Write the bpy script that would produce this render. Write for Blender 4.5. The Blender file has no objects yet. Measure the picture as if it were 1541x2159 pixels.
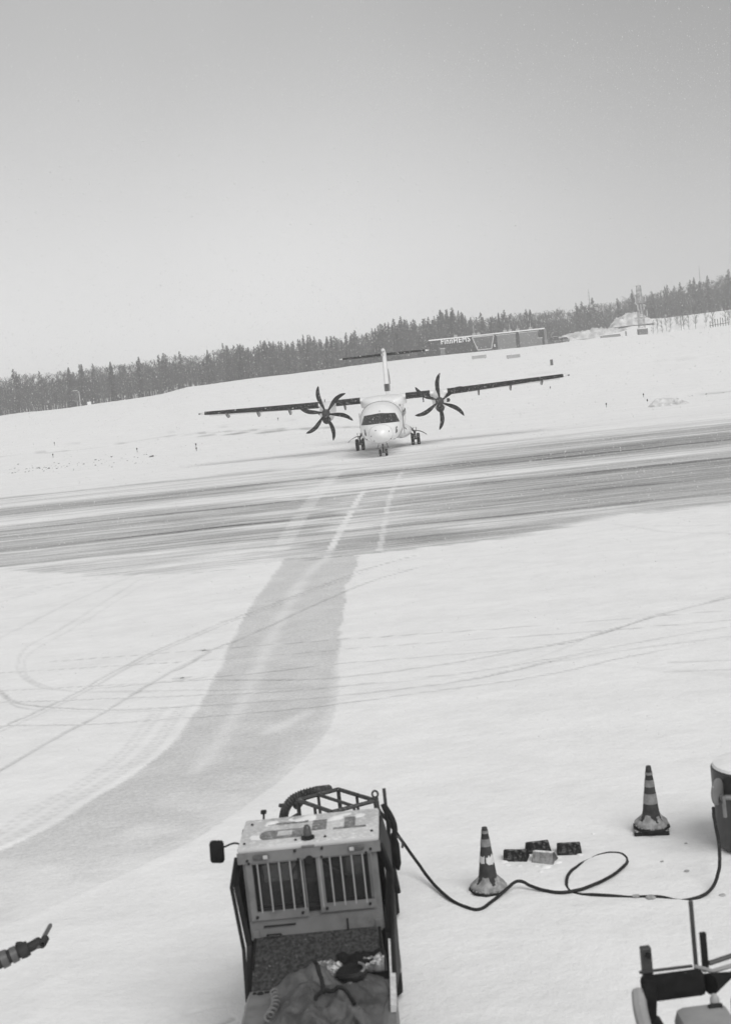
import bpy, bmesh, math, random
import numpy as np
from mathutils import Vector, Matrix, Euler
random.seed(7); rng = np.random.default_rng(11)
SC = bpy.context.scene
COL = SC.collection
R = math.radians

# ------------------------------------------------------------------ camera, sky, sun, exposure
FPX, PITCH, ROLL, EYE = 2750.0, .0948, .1059, 5.5
cam_d = bpy.data.cameras.new('camera'); cam = bpy.data.objects.new('camera', cam_d); COL.objects.link(cam)
SC.camera = cam
cam_d.sensor_fit = 'VERTICAL'; cam_d.sensor_height = 36; cam_d.sensor_width = 36
cam_d.lens = FPX * 36 / 2159
cam_d.clip_start = .1; cam_d.clip_end = 6000
cam.matrix_world = Matrix.Translation((0, 0, EYE)) @ Matrix.Rotation(math.pi/2 - PITCH, 4, 'X') @ Matrix.Rotation(-ROLL, 4, 'Z')
cam_d.dof.use_dof = True; cam_d.dof.focus_distance = 85; cam_d.dof.aperture_fstop = 2.8

SUN_EL, SUN_AZ = R(46), R(150)          # azimuth measured clockwise from +Y
W = bpy.data.worlds.new('World'); SC.world = W; W.use_nodes = True
nt = W.node_tree; nt.nodes.clear()
def N(t, ty, **k):
    n = t.nodes.new(ty)
    for a, b in k.items(): setattr(n, a, b)
    return n
wo = N(nt, 'ShaderNodeOutputWorld'); add = N(nt, 'ShaderNodeAddShader')
sky = N(nt, 'ShaderNodeTexSky', sky_type='NISHITA', sun_disc=False, sun_elevation=SUN_EL, sun_rotation=SUN_AZ)
bw = N(nt, 'ShaderNodeRGBToBW'); b1 = N(nt, 'ShaderNodeBackground'); b1.inputs[1].default_value = .05
nt.links.new(sky.outputs[0], bw.inputs[0]); nt.links.new(bw.outputs[0], b1.inputs[0])
tc = N(nt, 'ShaderNodeTexCoord'); sep = N(nt, 'ShaderNodeSeparateXYZ'); nt.links.new(tc.outputs['Generated'], sep.inputs[0])
def mrange(t, src, a, b, c, d, smooth=True):
    m = N(t, 'ShaderNodeMapRange'); m.interpolation_type = 'SMOOTHSTEP' if smooth else 'LINEAR'
    for i, v in zip((1, 2, 3, 4), (a, b, c, d)): m.inputs[i].default_value = v
    t.links.new(src, m.inputs[0]); return m.outputs[0]
def math_(t, op, a, b=None):
    m = N(t, 'ShaderNodeMath', operation=op)
    for i, v in enumerate((a, b)):
        if v is None: continue
        if isinstance(v, (int, float)): m.inputs[i].default_value = v
        else: t.links.new(v, m.inputs[i])
    return m.outputs[0]
# snow cloud: a little darker overhead; the darkening to the right imitates lens vignetting
SKY_V = .51
ev = mrange(nt, sep.outputs[2], .03, .30, 1.0, .66)
az = mrange(nt, sep.outputs[0], -.05, .32, 1.0, .56)
cn = N(nt, 'ShaderNodeTexNoise'); cn.inputs['Scale'].default_value = 5.0; cn.inputs['Detail'].default_value = 2
nt.links.new(tc.outputs['Generated'], cn.inputs[0])
cv = mrange(nt, cn.outputs[0], .3, .7, .965, 1.03)
b2 = N(nt, 'ShaderNodeBackground')
b2.inputs[0].default_value = (.98, .99, 1, 1)
nt.links.new(math_(nt, 'MULTIPLY', math_(nt, 'MULTIPLY', math_(nt, 'MULTIPLY', ev, az), cv), SKY_V), b2.inputs[1])
b2.inputs[0].default_value = (1, 1, 1, 1)
nt.links.new(b1.outputs[0], add.inputs[0]); nt.links.new(b2.outputs[0], add.inputs[1]); nt.links.new(add.outputs[0], wo.inputs[0])

sun_d = bpy.data.lights.new('sun', 'SUN'); sun = bpy.data.objects.new('sun', sun_d); COL.objects.link(sun)
sun_d.energy = 2.1; sun_d.angle = R(40); sun_d.color = (1, .995, .985)
sd = Vector((math.sin(SUN_AZ)*math.cos(SUN_EL), math.cos(SUN_AZ)*math.cos(SUN_EL), math.sin(SUN_EL)))
sun.rotation_euler = sd.to_track_quat('Z', 'Y').to_euler(); sun.location = (0, 0, 60)
vs = SC.view_settings; SC.display_settings.display_device = 'sRGB'
vs.view_transform = 'Standard'; vs.look = 'None'; vs.gamma = 1; vs.use_curve_mapping = False; vs.exposure = 0.0
SC.cycles.max_bounces = 6; SC.cycles.volume_bounces = 1; SC.cycles.transparent_max_bounces = 8

# ------------------------------------------------------------------ survey: where a sight line meets the place
def ray(px, py):
    X, Y = px-770.5, py-1079.5
    cr, sr = math.cos(ROLL), math.sin(ROLL)
    x = X*cr - Y*sr; d = X*sr + Y*cr
    v = (x/FPX, 1, -d/FPX); c, s = math.cos(PITCH), math.sin(PITCH)
    return np.array([v[0], v[1]*c + v[2]*s, v[2]*c - v[1]*s])
def AY(px, py, Y):
    r = ray(px, py); p = r*(Y/r[1]); return Vector((p[0], p[1], p[2]+EYE))
def AZ(px, py, Z):
    r = ray(px, py); p = r*((Z-EYE)/r[2]); return Vector((p[0], p[1], p[2]+EYE))
def sstep(a, b, x):
    t = np.clip((x-a)/(b-a), 0, 1); return t*t*(3-2*t)
CREST_Y = 340.
_c = [(-250, 925), (0, 878), (165, 858), (290, 840), (340, 832), (396, 817), (500, 804), (620, 790), (700, 779), (800, 766), (905, 754),
      (1000, 744), (1100, 734), (1160, 727), (1240, 717), (1310, 710), (1400, 703), (1541, 687), (1750, 668)]
_cp = [AY(a, b, CREST_Y) for a, b in _c]
CU = np.array([p.x/p.y for p in _cp]); CZ = np.array([p.z for p in _cp])
_r = [(1180, 0), (1330, 34), (1400, 32), (1541, 34), (1750, 34)]
RU = []; RV = []
for a, up in _r:
    p = AY(a, np.interp(a, [c[0] for c in _c], [c[1] for c in _c])-up, 425.); RU.append(p.x/p.y); RV.append(p.z)
RV[0] = np.interp(RU[0], CU, CZ)
def hills(x, y):
    u = x/np.maximum(y, 1.)
    zc = np.interp(u, CU, CZ)
    b = .93*sstep(0, 1, np.clip((y-8)/86, 0, 1))*.5 + .93*np.clip((y-12)/74, 0, 1)*.5
    s = sstep(105, CREST_Y-2, y)
    ext = np.where(u > RU[0], np.interp(u, RU, RV)-zc, -.4)
    return b*(1-s) + zc*s + ext*sstep(CREST_Y+5, 425, y)
def gz(x, y): return float(hills(np.array([x], float), np.array([y], float))[0])
def G(px, py):
    r = ray(px, py); t0 = 3.; t = 3.
    while t < 600:
        p = r*t
        if p[2]+EYE < gz(p[0], p[1]): break
        t0 = t; t *= 1.01
    a, b = t0, t
    for _ in range(30):
        m = (a+b)/2; p = r*m
        if p[2]+EYE < gz(p[0], p[1]): b = m
        else: a = m
    p = r*a; return Vector((p[0], p[1], gz(p[0], p[1])))

# ------------------------------------------------------------------ noise on arrays
_perm = rng.random((256, 256))
def vnoise(x, y):
    xi = np.floor(x).astype(int); yi = np.floor(y).astype(int); fx = x-xi; fy = y-yi
    fx = fx*fx*(3-2*fx); fy = fy*fy*(3-2*fy)
    g = lambda a, b: _perm[a & 255, b & 255]
    return (g(xi, yi)*(1-fx)+g(xi+1, yi)*fx)*(1-fy) + (g(xi, yi+1)*(1-fx)+g(xi+1, yi+1)*fx)*fy
def fbm(x, y, o=4):
    s = 0; a = .5; n = 0
    for k in range(o):
        s = s + a*vnoise(x*2**k+17.3*k, y*2**k+5.1*k); n += a; a *= .5
    return s/n

# ------------------------------------------------------------------ materials
MATS = {}
def mat(name, v, rough=.6, metal=0., var=.12, scale=8., snow=0., bump=0., spec=.5, coat=0., dirt=0.):
    if name in MATS: return MATS[name]
    m = bpy.data.materials.new(name); m.use_nodes = True; t = m.node_tree
    p = t.nodes['Principled BSDF']; p.inputs['Roughness'].default_value = rough; p.inputs['Metallic'].default_value = metal
    p.inputs['Specular IOR Level'].default_value = spec; p.inputs['Coat Weight'].default_value = coat
    tcn = N(t, 'ShaderNodeTexCoord'); ns = N(t, 'ShaderNodeTexNoise'); ns.inputs['Scale'].default_value = scale; ns.inputs['Detail'].default_value = 5
    t.links.new(tcn.outputs['Object'], ns.inputs[0])
    val = math_(t, 'MULTIPLY', mrange(t, ns.outputs[0], .3, .7, 1-var, 1+var), v)
    if dirt:
        n3 = N(t, 'ShaderNodeTexNoise'); n3.inputs['Scale'].default_value = scale*.45; n3.inputs['Detail'].default_value = 8
        n3.inputs['Roughness'].default_value = .7; t.links.new(tcn.outputs['Object'], n3.inputs[0])
        val = math_(t, 'MULTIPLY', val, mrange(t, n3.outputs[0], .5, .72, 1., 1.-dirt))
    if snow:
        ge = N(t, 'ShaderNodeNewGeometry'); sz = N(t, 'ShaderNodeSeparateXYZ'); t.links.new(ge.outputs['Normal'], sz.inputs[0])
        n2 = N(t, 'ShaderNodeTexNoise'); n2.inputs['Scale'].default_value = 28; n2.inputs['Detail'].default_value = 8; n2.inputs['Roughness'].default_value = .75
        t.links.new(tcn.outputs['Object'], n2.inputs[0])
        f = math_(t, 'MULTIPLY', mrange(t, sz.outputs[2], .25, .95, 0, 1), mrange(t, n2.outputs[0], .62-.34*snow, .80-.30*snow, 0, 1))
        f = math_(t, 'MULTIPLY', f, min(1., snow+.25))
        mx = N(t, 'ShaderNodeMix', data_type='FLOAT'); t.links.new(f, mx.inputs[0]); t.links.new(val, mx.inputs[2]); mx.inputs[3].default_value = .82
        val = mx.outputs[0]
    cb = N(t, 'ShaderNodeCombineColor')
    for i in range(3): t.links.new(val, cb.inputs[i])
    t.links.new(cb.outputs[0], p.inputs['Base Color'])
    if bump:
        bn = N(t, 'ShaderNodeBump'); bn.inputs['Strength'].default_value = bump; bn.inputs['Distance'].default_value = .01
        n4 = N(t, 'ShaderNodeTexNoise'); n4.inputs['Scale'].default_value = scale*4; n4.inputs['Detail'].default_value = 4
        t.links.new(tcn.outputs['Object'], n4.inputs[0]); t.links.new(n4.outputs[0], bn.inputs['Height']); t.links.new(bn.outputs[0], p.inputs['Normal'])
    MATS[name] = m; return m

def ground_mat():
    m = bpy.data.materials.new('snow_ground'); m.use_nodes = True; t = m.node_tree
    p = t.nodes['Principled BSDF']; p.inputs['Roughness'].default_value = .75; p.inputs['Specular IOR Level'].default_value = .2
    ge = N(t, 'ShaderNodeNewGeometry')
    def noise(sx, sy, det=5, rot=0., rough=.6):
        mp = N(t, 'ShaderNodeMapping'); mp.inputs['Scale'].default_value = (sx, sy, .3); mp.inputs['Rotation'].default_value = (0, 0, rot)
        t.links.new(ge.outputs['Position'], mp.inputs[0])
        n = N(t, 'ShaderNodeTexNoise'); n.inputs['Scale'].default_value = 1; n.inputs['Detail'].default_value = det; n.inputs['Roughness'].default_value = rough
        t.links.new(mp.outputs[0], n.inputs[0]); return n.outputs[0]
    def attr(n):
        a = N(t, 'ShaderNodeAttribute', attribute_name=n); return a.outputs['Fac']
    # streaks of bare asphalt through drifting snow
    s1 = noise(.045, 1.25, 8, R(1.5), .78); s2 = noise(.35, 5.5, 6, R(-3), .7); s3 = noise(.25, .8, 5, R(4)); s4 = noise(9, 14, 3, 0, .8); s5 = noise(.5, 13, 6, R(2), .75)
    e = attr('bare')
    mix = math_(t, 'ADD', math_(t, 'MULTIPLY', s1, .44), math_(t, 'ADD', math_(t, 'MULTIPLY', s2, .20), math_(t, 'MULTIPLY', s5, .12)))
    mix = math_(t, 'ADD', mix, math_(t, 'ADD', math_(t, 'MULTIPLY', s3, .10), math_(t, 'MULTIPLY', s4, .14)))
    cover = math_(t, 'ADD', e, math_(t, 'SUBTRACT', mix, .5))      # mix is centred on .5
    bare = mrange(t, math_(t, 'ADD', e, math_(t, 'MULTIPLY', math_(t, 'SUBTRACT', mix, .5), 3.0)), .24, .96, 0, 1, False)
    gate = mrange(t, e, .0, .10, 0, 1)
    bare = math_(t, 'MULTIPLY', bare, gate)
    # swept band: thin trodden snow
    sw = attr('swept'); g1 = noise(55, 55, 3, 0, .8); g2 = noise(1.2, 1.2, 4); g5 = noise(14, 14, 4, 0, .75); g6 = noise(1.1, 1.6, 7, R(-20), .62)
    sw2 = math_(t, 'MULTIPLY', sw, mrange(t, g2, .3, .7, .8, 1.1))
    tr = attr('track_and_shade'); g3 = noise(7, 7, 5, 0, .8)
    tr2 = math_(t, 'MULTIPLY', tr, mrange(t, g3, .35, .62, .45, 1.15))
    v = .87
    d1 = noise(.25, .6, 6, R(20)); d2 = noise(3, 5, 6, R(15), .7)
    base = math_(t, 'MULTIPLY', mrange(t, d1, .3, .7, .97, 1.02), mrange(t, d2, .3, .7, .985, 1.01))
    base = math_(t, 'MULTIPLY', math_(t, 'MULTIPLY', base, mrange(t, g6, .40, .66, 1.0, .95)), v)
    base = math_(t, 'MULTIPLY', base, math_(t, 'MULTIPLY', mrange(t, g5, .3, .7, .97, 1.02), mrange(t, g1, .25, .75, .95, 1.04)))
    grit = mrange(t, g1, .3, .7, .90, 1.06)
    base = math_(t, 'MULTIPLY', base, math_(t, 'SUBTRACT', 1., math_(t, 'MULTIPLY', sw2, .24)))
    gm = N(t, 'ShaderNodeMix', data_type='FLOAT'); t.links.new(sw, gm.inputs[0]); gm.inputs[2].default_value = 1.
    t.links.new(math_(t, 'MULTIPLY', grit, mrange(t, g5, .3, .7, .9, 1.08)), gm.inputs[3])
    base = math_(t, 'MULTIPLY', base, gm.outputs[0])
    base = math_(t, 'MULTIPLY', base, math_(t, 'SUBTRACT', 1., math_(t, 'MULTIPLY', tr2, .44)))
    mx = N(t, 'ShaderNodeMix', data_type='FLOAT'); t.links.new(bare, mx.inputs[0]); t.links.new(base, mx.inputs[2]); mx.inputs[3].default_value = .10
    cb = N(t, 'ShaderNodeCombineColor')
    for i in range(3): t.links.new(mx.outputs[0], cb.inputs[i])
    t.links.new(cb.outputs[0], p.inputs['Base Color'])
    bn = N(t, 'ShaderNodeBump'); bn.inputs['Strength'].default_value = .7; bn.inputs['Distance'].default_value = .05
    hb = math_(t, 'ADD', math_(t, 'ADD', math_(t, 'MULTIPLY', noise(3.2, 4.2, 5, R(25), .6), .8), math_(t, 'MULTIPLY', g5, .32)), math_(t, 'MULTIPLY', g1, .16))
    t.links.new(hb, bn.inputs['Height']); t.links.new(bn.outputs[0], p.inputs['Normal'])
    return m

# ------------------------------------------------------------------ mesh helpers
def tag(o, label=None, cat=None, group=None, kind=None):
    if label: o['label'] = label
    if cat: o['category'] = cat
    if group: o['group'] = group
    if kind: o['kind'] = kind
    return o
def empty(name, loc=(0, 0, 0), rz=0., label=None, cat=None, group=None):
    o = bpy.data.objects.new(name, None); COL.objects.link(o); o.location = loc; o.rotation_euler = (0, 0, rz)
    o.empty_display_size = .2
    return tag(o, label, cat, group)
class MB:
    def __init__(s): s.v = []; s.f = []; s.m = []; s.cur = 0
    def add(s, vs, fs):
        o = len(s.v); s.v += [tuple(v) for v in vs]; s.f += [tuple(i+o for i in f) for f in fs]; s.m += [s.cur]*len(fs); return s
    def box(s, c, d, rot=None, bev=0.):
        bm = bmesh.new(); bmesh.ops.create_cube(bm, size=1.)
        for v in bm.verts: v.co = Vector((v.co.x*d[0], v.co.y*d[1], v.co.z*d[2]))
        if bev: bmesh.ops.bevel(bm, geom=list(bm.edges), offset=bev, segments=2, profile=.5, affect='EDGES')
        bm.verts.index_update()
        M_ = (rot.to_matrix() if isinstance(rot, Euler) else rot) if rot else Matrix.Identity(3)
        s.add([M_ @ v.co + Vector(c) for v in bm.verts], [[v.index for v in f.verts] for f in bm.faces]); bm.free(); return s
    def tube(s, path, r, n=8, cap=True, flat=1.):
        P = [Vector(p) for p in path]; k = len(P)
        rr = r if isinstance(r, (list, tuple)) else [r]*k
        up = None; rings = []
        for i, p in enumerate(P):
            t_ = (P[min(i+1, k-1)]-P[max(i-1, 0)]).normalized()
            if up is None:
                up = Vector((0, 0, 1)) if abs(t_.z) < .9 else Vector((1, 0, 0))
            a = t_.cross(up).normalized(); up = a.cross(t_).normalized()
            rings.append([p + a*rr[i]*math.cos(2*math.pi*j/n) + up*rr[i]*flat*math.sin(2*math.pi*j/n) for j in range(n)])
        return s.loft(rings, cap)
    def loft(s, rings, cap=True, closed=True):
        n = len(rings[0]); vs_ = [v for r_ in rings for v in r_]; fs = []
        for i in range(len(rings)-1):
            for j in range(n if closed else n-1):
                fs.append((i*n+j, i*n+(j+1) % n, (i+1)*n+(j+1) % n, (i+1)*n+j))
        if cap: fs.append(tuple(range(n))[::-1]); fs.append(tuple((len(rings)-1)*n+j for j in range(n)))
        return s.add(vs_, fs)
    def lathe(s, prof, c=(0, 0, 0), axis='z', n=24):
        rings = []
        for r_, h in prof:
            ring = []
            for j in range(n):
                a = 2*math.pi*j/n; x, y = r_*math.cos(a), r_*math.sin(a)
                q = {'z': (x, y, h), 'y': (x, h, y), 'x': (h, x, y)}[axis]
                ring.append(Vector(q)+Vector(c))
            rings.append(ring)
        return s.loft(rings)
    def prism(s, poly, thick, frame):      # poly of 2D points, frame(u, v, w)->3D, w = 0..thick
        n = len(poly); a = [frame(u, v, 0) for u, v in poly]; b = [frame(u, v, thick) for u, v in poly]
        return s.add(a+b, [tuple(range(n))[::-1], tuple(range(n, 2*n))]+[(i, (i+1) % n, n+(i+1) % n, n+i) for i in range(n)])
    def mesh(s, name, mats, smooth=False):
        me = bpy.data.meshes.new(name); me.from_pydata(s.v, [], s.f)
        for m_ in (mats if isinstance(mats, (list, tuple)) else [mats]): me.materials.append(m_)
        if any(s.m): me.polygons.foreach_set('material_index', s.m)
        me.validate(); me.update()
        bm = bmesh.new(); bm.from_mesh(me); bmesh.ops.recalc_face_normals(bm, faces=bm.faces); bm.to_mesh(me); bm.free()
        if smooth:
            me.polygons.foreach_set('use_smooth', [True]*len(me.polygons)); me.set_sharp_from_angle(angle=R(38))
        return me
    def build(s, name, mats, parent=None, smooth=False, label=None):
        o = bpy.data.objects.new(name, s.mesh(name, mats, smooth)); COL.objects.link(o)
        if parent: o.parent = parent
        if label: o['label'] = label
        return o
def crv(pts, n=8):
    P = [Vector(p) for p in pts]; out = []
    for i in range(len(P)-1):
        p0, p1, p2, p3 = P[max(i-1, 0)], P[i], P[i+1], P[min(i+2, len(P)-1)]
        for k in range(n):
            t_ = k/n
            out.append(.5*((2*p1)+(p2-p0)*t_+(2*p0-5*p1+4*p2-p3)*t_*t_+(3*p1-p0-3*p2+p3)*t_**3))
    return out+[P[-1]]
def inst(name, mesh, loc, rz=0., sc=1., parent=None):
    o = bpy.data.objects.new(name, mesh); COL.objects.link(o); o.location = loc; o.rotation_euler = (0, 0, rz)
    o.scale = (sc, sc, sc) if isinstance(sc, (int, float)) else sc
    if parent: o.parent = parent
    return o
def copy_tree(o, parent=None):
    c = o.copy(); COL.objects.link(c)
    if parent: c.parent = parent
    for ch in list(o.children): copy_tree(ch, c)
    return c
def cp(o, label, loc, rz=None, sc=None):
    c = copy_tree(o); c['label'] = label; c.location = loc
    if rz is not None: c.rotation_euler = (0, 0, rz)
    if sc is not None: c.scale = (sc, sc, sc)
    return c

# ------------------------------------------------------------------ GROUND (one surveyed sheet, cut into its surfaces)
def pix_line(pts, n=8):
    q = [G(*p) for p in pts]; return [(v.x, v.y) for v in crv(q, n)]
SWL = pix_line([(600, 1176), (555, 1235), (520, 1290), (480, 1365), (440, 1450), (400, 1512), (350, 1580), (270, 1640), (200, 1680), (90, 1750), (0, 1790), (-120, 1835)], 4)
SWR = pix_line([(760, 1172), (735, 1240), (722, 1310), (715, 1400), (712, 1470), (690, 1540), (620, 1620), (530, 1690), (400, 1775), (150, 1890), (0, 1955), (-120, 2005)], 4)
SWM = pix_line([(690, 1175), (640, 1220), (570, 1350), (500, 1500), (415, 1625)], 6)
SWM2 = pix_line([(650, 1500), (560, 1545)], 4)
CLN = pix_line([(770, 1030), (752, 1058), (720, 1115), (686, 1178)], 6)
CLN2 = pix_line([(852, 985), (823, 1045), (806, 1130), (800, 1160)], 6)
CLN3 = pix_line([(720, 985), (680, 1030), (640, 1080), (590, 1160)], 6)
NEAR = pix_line([(-200, 1190), (0, 1203), (160, 1214), (340, 1212), (600, 1190), (870, 1160), (1100, 1133), (1300, 1098), (1541, 1070), (1800, 1040)], 4)
FAR = pix_line([(-200, 1050), (0, 1030), (400, 993), (760, 950), (1100, 905), (1541, 858), (1800, 830)], 4)
TR = [
 ([(0, 1535), (91, 1494), (172, 1454), (304, 1383), (385, 1347), (476, 1309), (537, 1287), (658, 1241), (780, 1196), (900, 1165)], .06, .8),
 ([(0, 1543), (95, 1501), (176, 1460), (308, 1388), (390, 1351), (480, 1313), (541, 1291), (662, 1244), (784, 1199)], .05, .6),
 ([(0, 1626), (101, 1565), (223, 1499), (314, 1443), (385, 1403), (440, 1373), (506, 1347), (658, 1276), (780, 1226), (900, 1190)], .07, .8),
 ([(304, 1216), (152, 1312), (61, 1363), (38, 1403), (51, 1428), (91, 1449), (172, 1456), (354, 1456), (780, 1441), (1082, 1400), (1257, 1335)], .06, .42),
 ([(320, 1222), (167, 1317), (71, 1373), (51, 1403), (66, 1433), (126, 1453), (200, 1459), (360, 1460)], .05, .34),
 ([(0, 1455), (30, 1478), (101, 1490), (253, 1496), (405, 1487), (780, 1459), (973, 1433), (1147, 1397), (1250, 1372)], .07, .7),
 ([(0, 1462), (40, 1490), (110, 1497), (253, 1501), (405, 1493)], .05, .45),
 ([(61, 1398), (425, 1371), (700, 1348), (1082, 1324), (1486, 1291), (1600, 1284)], .05, .75),
 ([(0, 1418), (395, 1395), (700, 1370), (1246, 1332), (1600, 1302)], .05, .75),
 ([(0, 1456), (300, 1440), (540, 1418), (700, 1400), (1147, 1362), (1257, 1335), (1398, 1296), (1600, 1236)], .05, .75),
 ([(160, 1455), (400, 1435), (700, 1428), (935, 1400), (1082, 1373), (1257, 1338), (1404, 1292), (1600, 1245)], .08, .75),
 ([(0, 1480), (400, 1466), (700, 1447), (1027, 1411), (1333, 1356), (1600, 1310)], .05, .75),
 ([(700, 1467), (973, 1434), (1147, 1399), (1350, 1365), (1600, 1333)], .07, .6),
 ([(0, 1530), (177, 1527), (395, 1512), (700, 1485), (973, 1449), (1170, 1419), (1300, 1389), (1430, 1362)], .05, .8),
 ([(1410, 1395), (1600, 1388)], .08, .7), ([(1404, 1413), (1600, 1408)], .07, .6), ([(1250, 1400), (1600, 1425)], .2, .15),
 ([(0, 1243), (200, 1222), (330, 1185)], .1, .25), ([(0, 1345), (152, 1270), (300, 1205)], .08, .35), ([(0, 1270), (100, 1240), (260, 1205)], .08, .3),
 ([(0, 960), (90, 950), (180, 944), (330, 922), (520, 908), (700, 900), (800, 898)], .5, .8), ([(0, 952), (300, 918), (500, 897), (800, 870)], .35, .4),
 ([(440, 918), (560, 912), (640, 905)], .6, .5),
 ([(850, 900), (1020, 880), (1190, 855)], .2, .2), ([(0, 990), (330, 962), (420, 958)], .5, .15),
 ([(1380, 842), (1541, 825)], .5, .8), ([(1040, 800), (1300, 770), (1541, 745)], .6, .25), ([(1100, 790), (1400, 760)], .6, .2),
 ([(420, 1371), (438, 1371)], .12, 1.5), ([(372, 1430), (396, 1427)], .1, 1.0), ([(370, 1412), (440, 1376)], .14, .7), ([(470, 1310), (496, 1302)], .12, .6),
 ([(1280, 1102), (1400, 1120), (1600, 1125)], .15, .25), ([(1380, 1110), (1600, 1105)], .12, .2),
 ([(395, 2140), (440, 2128), (475, 2122)], .05, .7), ([(440, 2170), (490, 2150)], .05, .6),  # the tug's soft shadow on the snow, painted as dark strokes
]
def dist_poly(X, Y, L):
    L = np.array(L); best = np.full(X.shape, 1e9); par = np.zeros(X.shape); acc = 0.
    for i in range(len(L)-1):
        a, b = L[i], L[i+1]; d = b-a; l2 = d@d
        if l2 < 1e-9: continue
        t_ = np.clip(((X-a[0])*d[0]+(Y-a[1])*d[1])/l2, 0, 1)
        q = np.hypot(X-a[0]-d[0]*t_, Y-a[1]-d[1]*t_); k = q < best
        best = np.where(k, q, best); par = np.where(k, acc+t_*math.sqrt(l2), par); acc += math.sqrt(l2)
    return best, par
def inside(X, Y, poly):
    c = np.zeros(X.shape, bool); n = len(poly)
    for i in range(n):
        x1, y1 = poly[i]; x2, y2 = poly[i-1]
        if y1 == y2: continue
        c ^= ((y1 > Y) != (y2 > Y)) & (X < (x2-x1)*(Y-y1)/(y2-y1)+x1)
    return c
def make_ground():
    az_ = np.concatenate([np.arange(-180, -23, 4.5), np.arange(-22, 22.01, .11), np.arange(26, 180, 4.5)])
    inv = np.linspace(1/7.5, 1/300, 960)
    rad = np.concatenate([[1.5, 4, 6], 1/inv, np.linspace(303, 450, 60), [480, 540, 640, 800, 1100, 1600]])
    A, Rr = np.meshgrid(R(1)*az_, rad); X = (np.sin(A)*Rr); Y = (np.cos(A)*Rr)
    nr, na = X.shape; x = X.ravel(); y = Y.ravel()
    z = hills(x, y)
    # wind drift relief
    z = z + (fbm(x*.35, y*.6+9, 4)-.5)*.05 + (fbm(x*2.1+4, y*2.6, 3)-.5)*.016
    far = sstep(100, 180, y); z = z + far*((fbm(x*.05, y*.05, 4)-.5)*.8)*(1-.8*sstep(300, 340, y))
    crest = sstep(325, 338, y)*(1-sstep(342, 352, y)); z = z + crest*((fbm(x*.12+3, y*.1, 4)-.5)*.9)
    # signed masks
    n1 = (fbm(x*1.6, y*1.6, 4)-.5); n2 = (fbm(x*.35+5, y*.35, 4)-.5); n0 = (fbm(x*6, y*6, 3)-.5)
    view = (np.abs(np.degrees(np.arctan2(x, y))) < 25) & (y > 5)
    sw = np.zeros(x.size); bare = np.zeros(x.size); tr = np.zeros(x.size)
    ny = np.interp(x, *np.array(sorted(NEAR)).T); fy = np.interp(x, *np.array(sorted(FAR)).T)
    m = (y < 50) & (y > 8) & (x < 3) & view
    poly = SWL + SWR[::-1]
    dl, pl = dist_poly(x[m], y[m], SWL); dr, pr = dist_poly(x[m], y[m], SWR); ins = inside(x[m], y[m], poly)
    wob = n2[m]*.45*np.clip(y[m]/20, .5, 2) + n1[m]*.30 + n0[m]*.16
    softr = .05 + .55*sstep(12, 24, pr)                     # the swept band frays out near the stand
    sl = np.where(ins, dl, -dl); sr_ = np.where(ins, dr, -dr)
    ml = sstep(-.05, .06, sl*1.0+wob*.4); mr = sstep(-softr, softr, sr_+wob*.7)
    val = ml*mr
    dm, pm = dist_poly(x[m], y[m], SWM); dm2, _ = dist_poly(x[m], y[m], SWM2)
    stripe = (1-sstep(.0, .30, dm+n1[m]*.25))*.5 + (1-sstep(.03, .22, dm2+n1[m]*.2))*.5
    patch = sstep(.56, .7, fbm(x[m]*.7+31, y[m]*.9, 4))*.35
    fade = (1-.42*sstep(18, 14.5, y[m]))*(1-.5*sstep(.5, .62, fbm(x[m]*.55+3, y[m]*.9+8, 4))*sstep(19, 16, y[m]))
    sw[m] = val*fade*np.clip(1-stripe-patch*sstep(21, 17, y[m]), 0, 1)
    ridge = np.exp(-((sl+.07)/.05)**2)*ml*0 + np.exp(-((sl+.10)/.07)**2)*(sl < .03)
    z[m] += ridge*.008 - val*.012
    # taxiway of blown snow over asphalt
    u = x
    wn = (fbm(u*.12, y*.25, 4)-.5)
    a = sstep(-.3-.5*sstep(2, 10, x), .35+2.2*sstep(2, 10, x)+.6*sstep(-4, -10, x), y-ny+(n1*1.0+n2*1.8)+.35*np.sin(x*1.3+n2*9)*.3); b = 1-sstep(-2, 4, y-fy+wn*4)
    yy = y + .035*x + (fbm(x*.02+3, y*.02, 3)-.5)*4 + (fbm(x*.08+3, y*.08, 3)-.5)*1.3
    def band(c, w, v): return v*np.exp(-((yy-c)/w)**2)
    prof = .45 + sstep(48, 42, y)*.05 + band(43.6, 1.0, .30)*sstep(-5, -1, x)*(1-sstep(2, 8, x)) + band(49, 2.2, .10) + band(54, 2.4, .14) + band(52.2, .5, .2) + band(60.2, .7, .30) + band(62.6, .35, .2) + band(57.5, 1.8, .15) \
         + band(71, 3., .26) + band(69.3, .5, .15) + band(82, .9, .3)*sstep(6, -8, x) + band(78, 2.5, .15)*sstep(0, 10, x) + band(86.5, 1.5, .24)*sstep(-3, 1, x) \
         - band(64.5, 2., .17) - band(75.7, 1.2, .16) - band(90, 3, .2) + band(47.0, .35, .2) - band(46, .6, .12) + band(95.5, 1.2, .12)*sstep(-4, 8, x)
    prof += sstep(0, 16, x)*.10 - sstep(-4, -20, x)*.06
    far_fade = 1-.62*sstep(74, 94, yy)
    sn = sstep(.45, .72, fbm(x*.25+70, y*.7, 4))*.30*np.exp(-((x+1.5)/5)**2)
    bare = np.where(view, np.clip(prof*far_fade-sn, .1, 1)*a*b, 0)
    m2 = view & (y > 38) & (y < 95)
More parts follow.
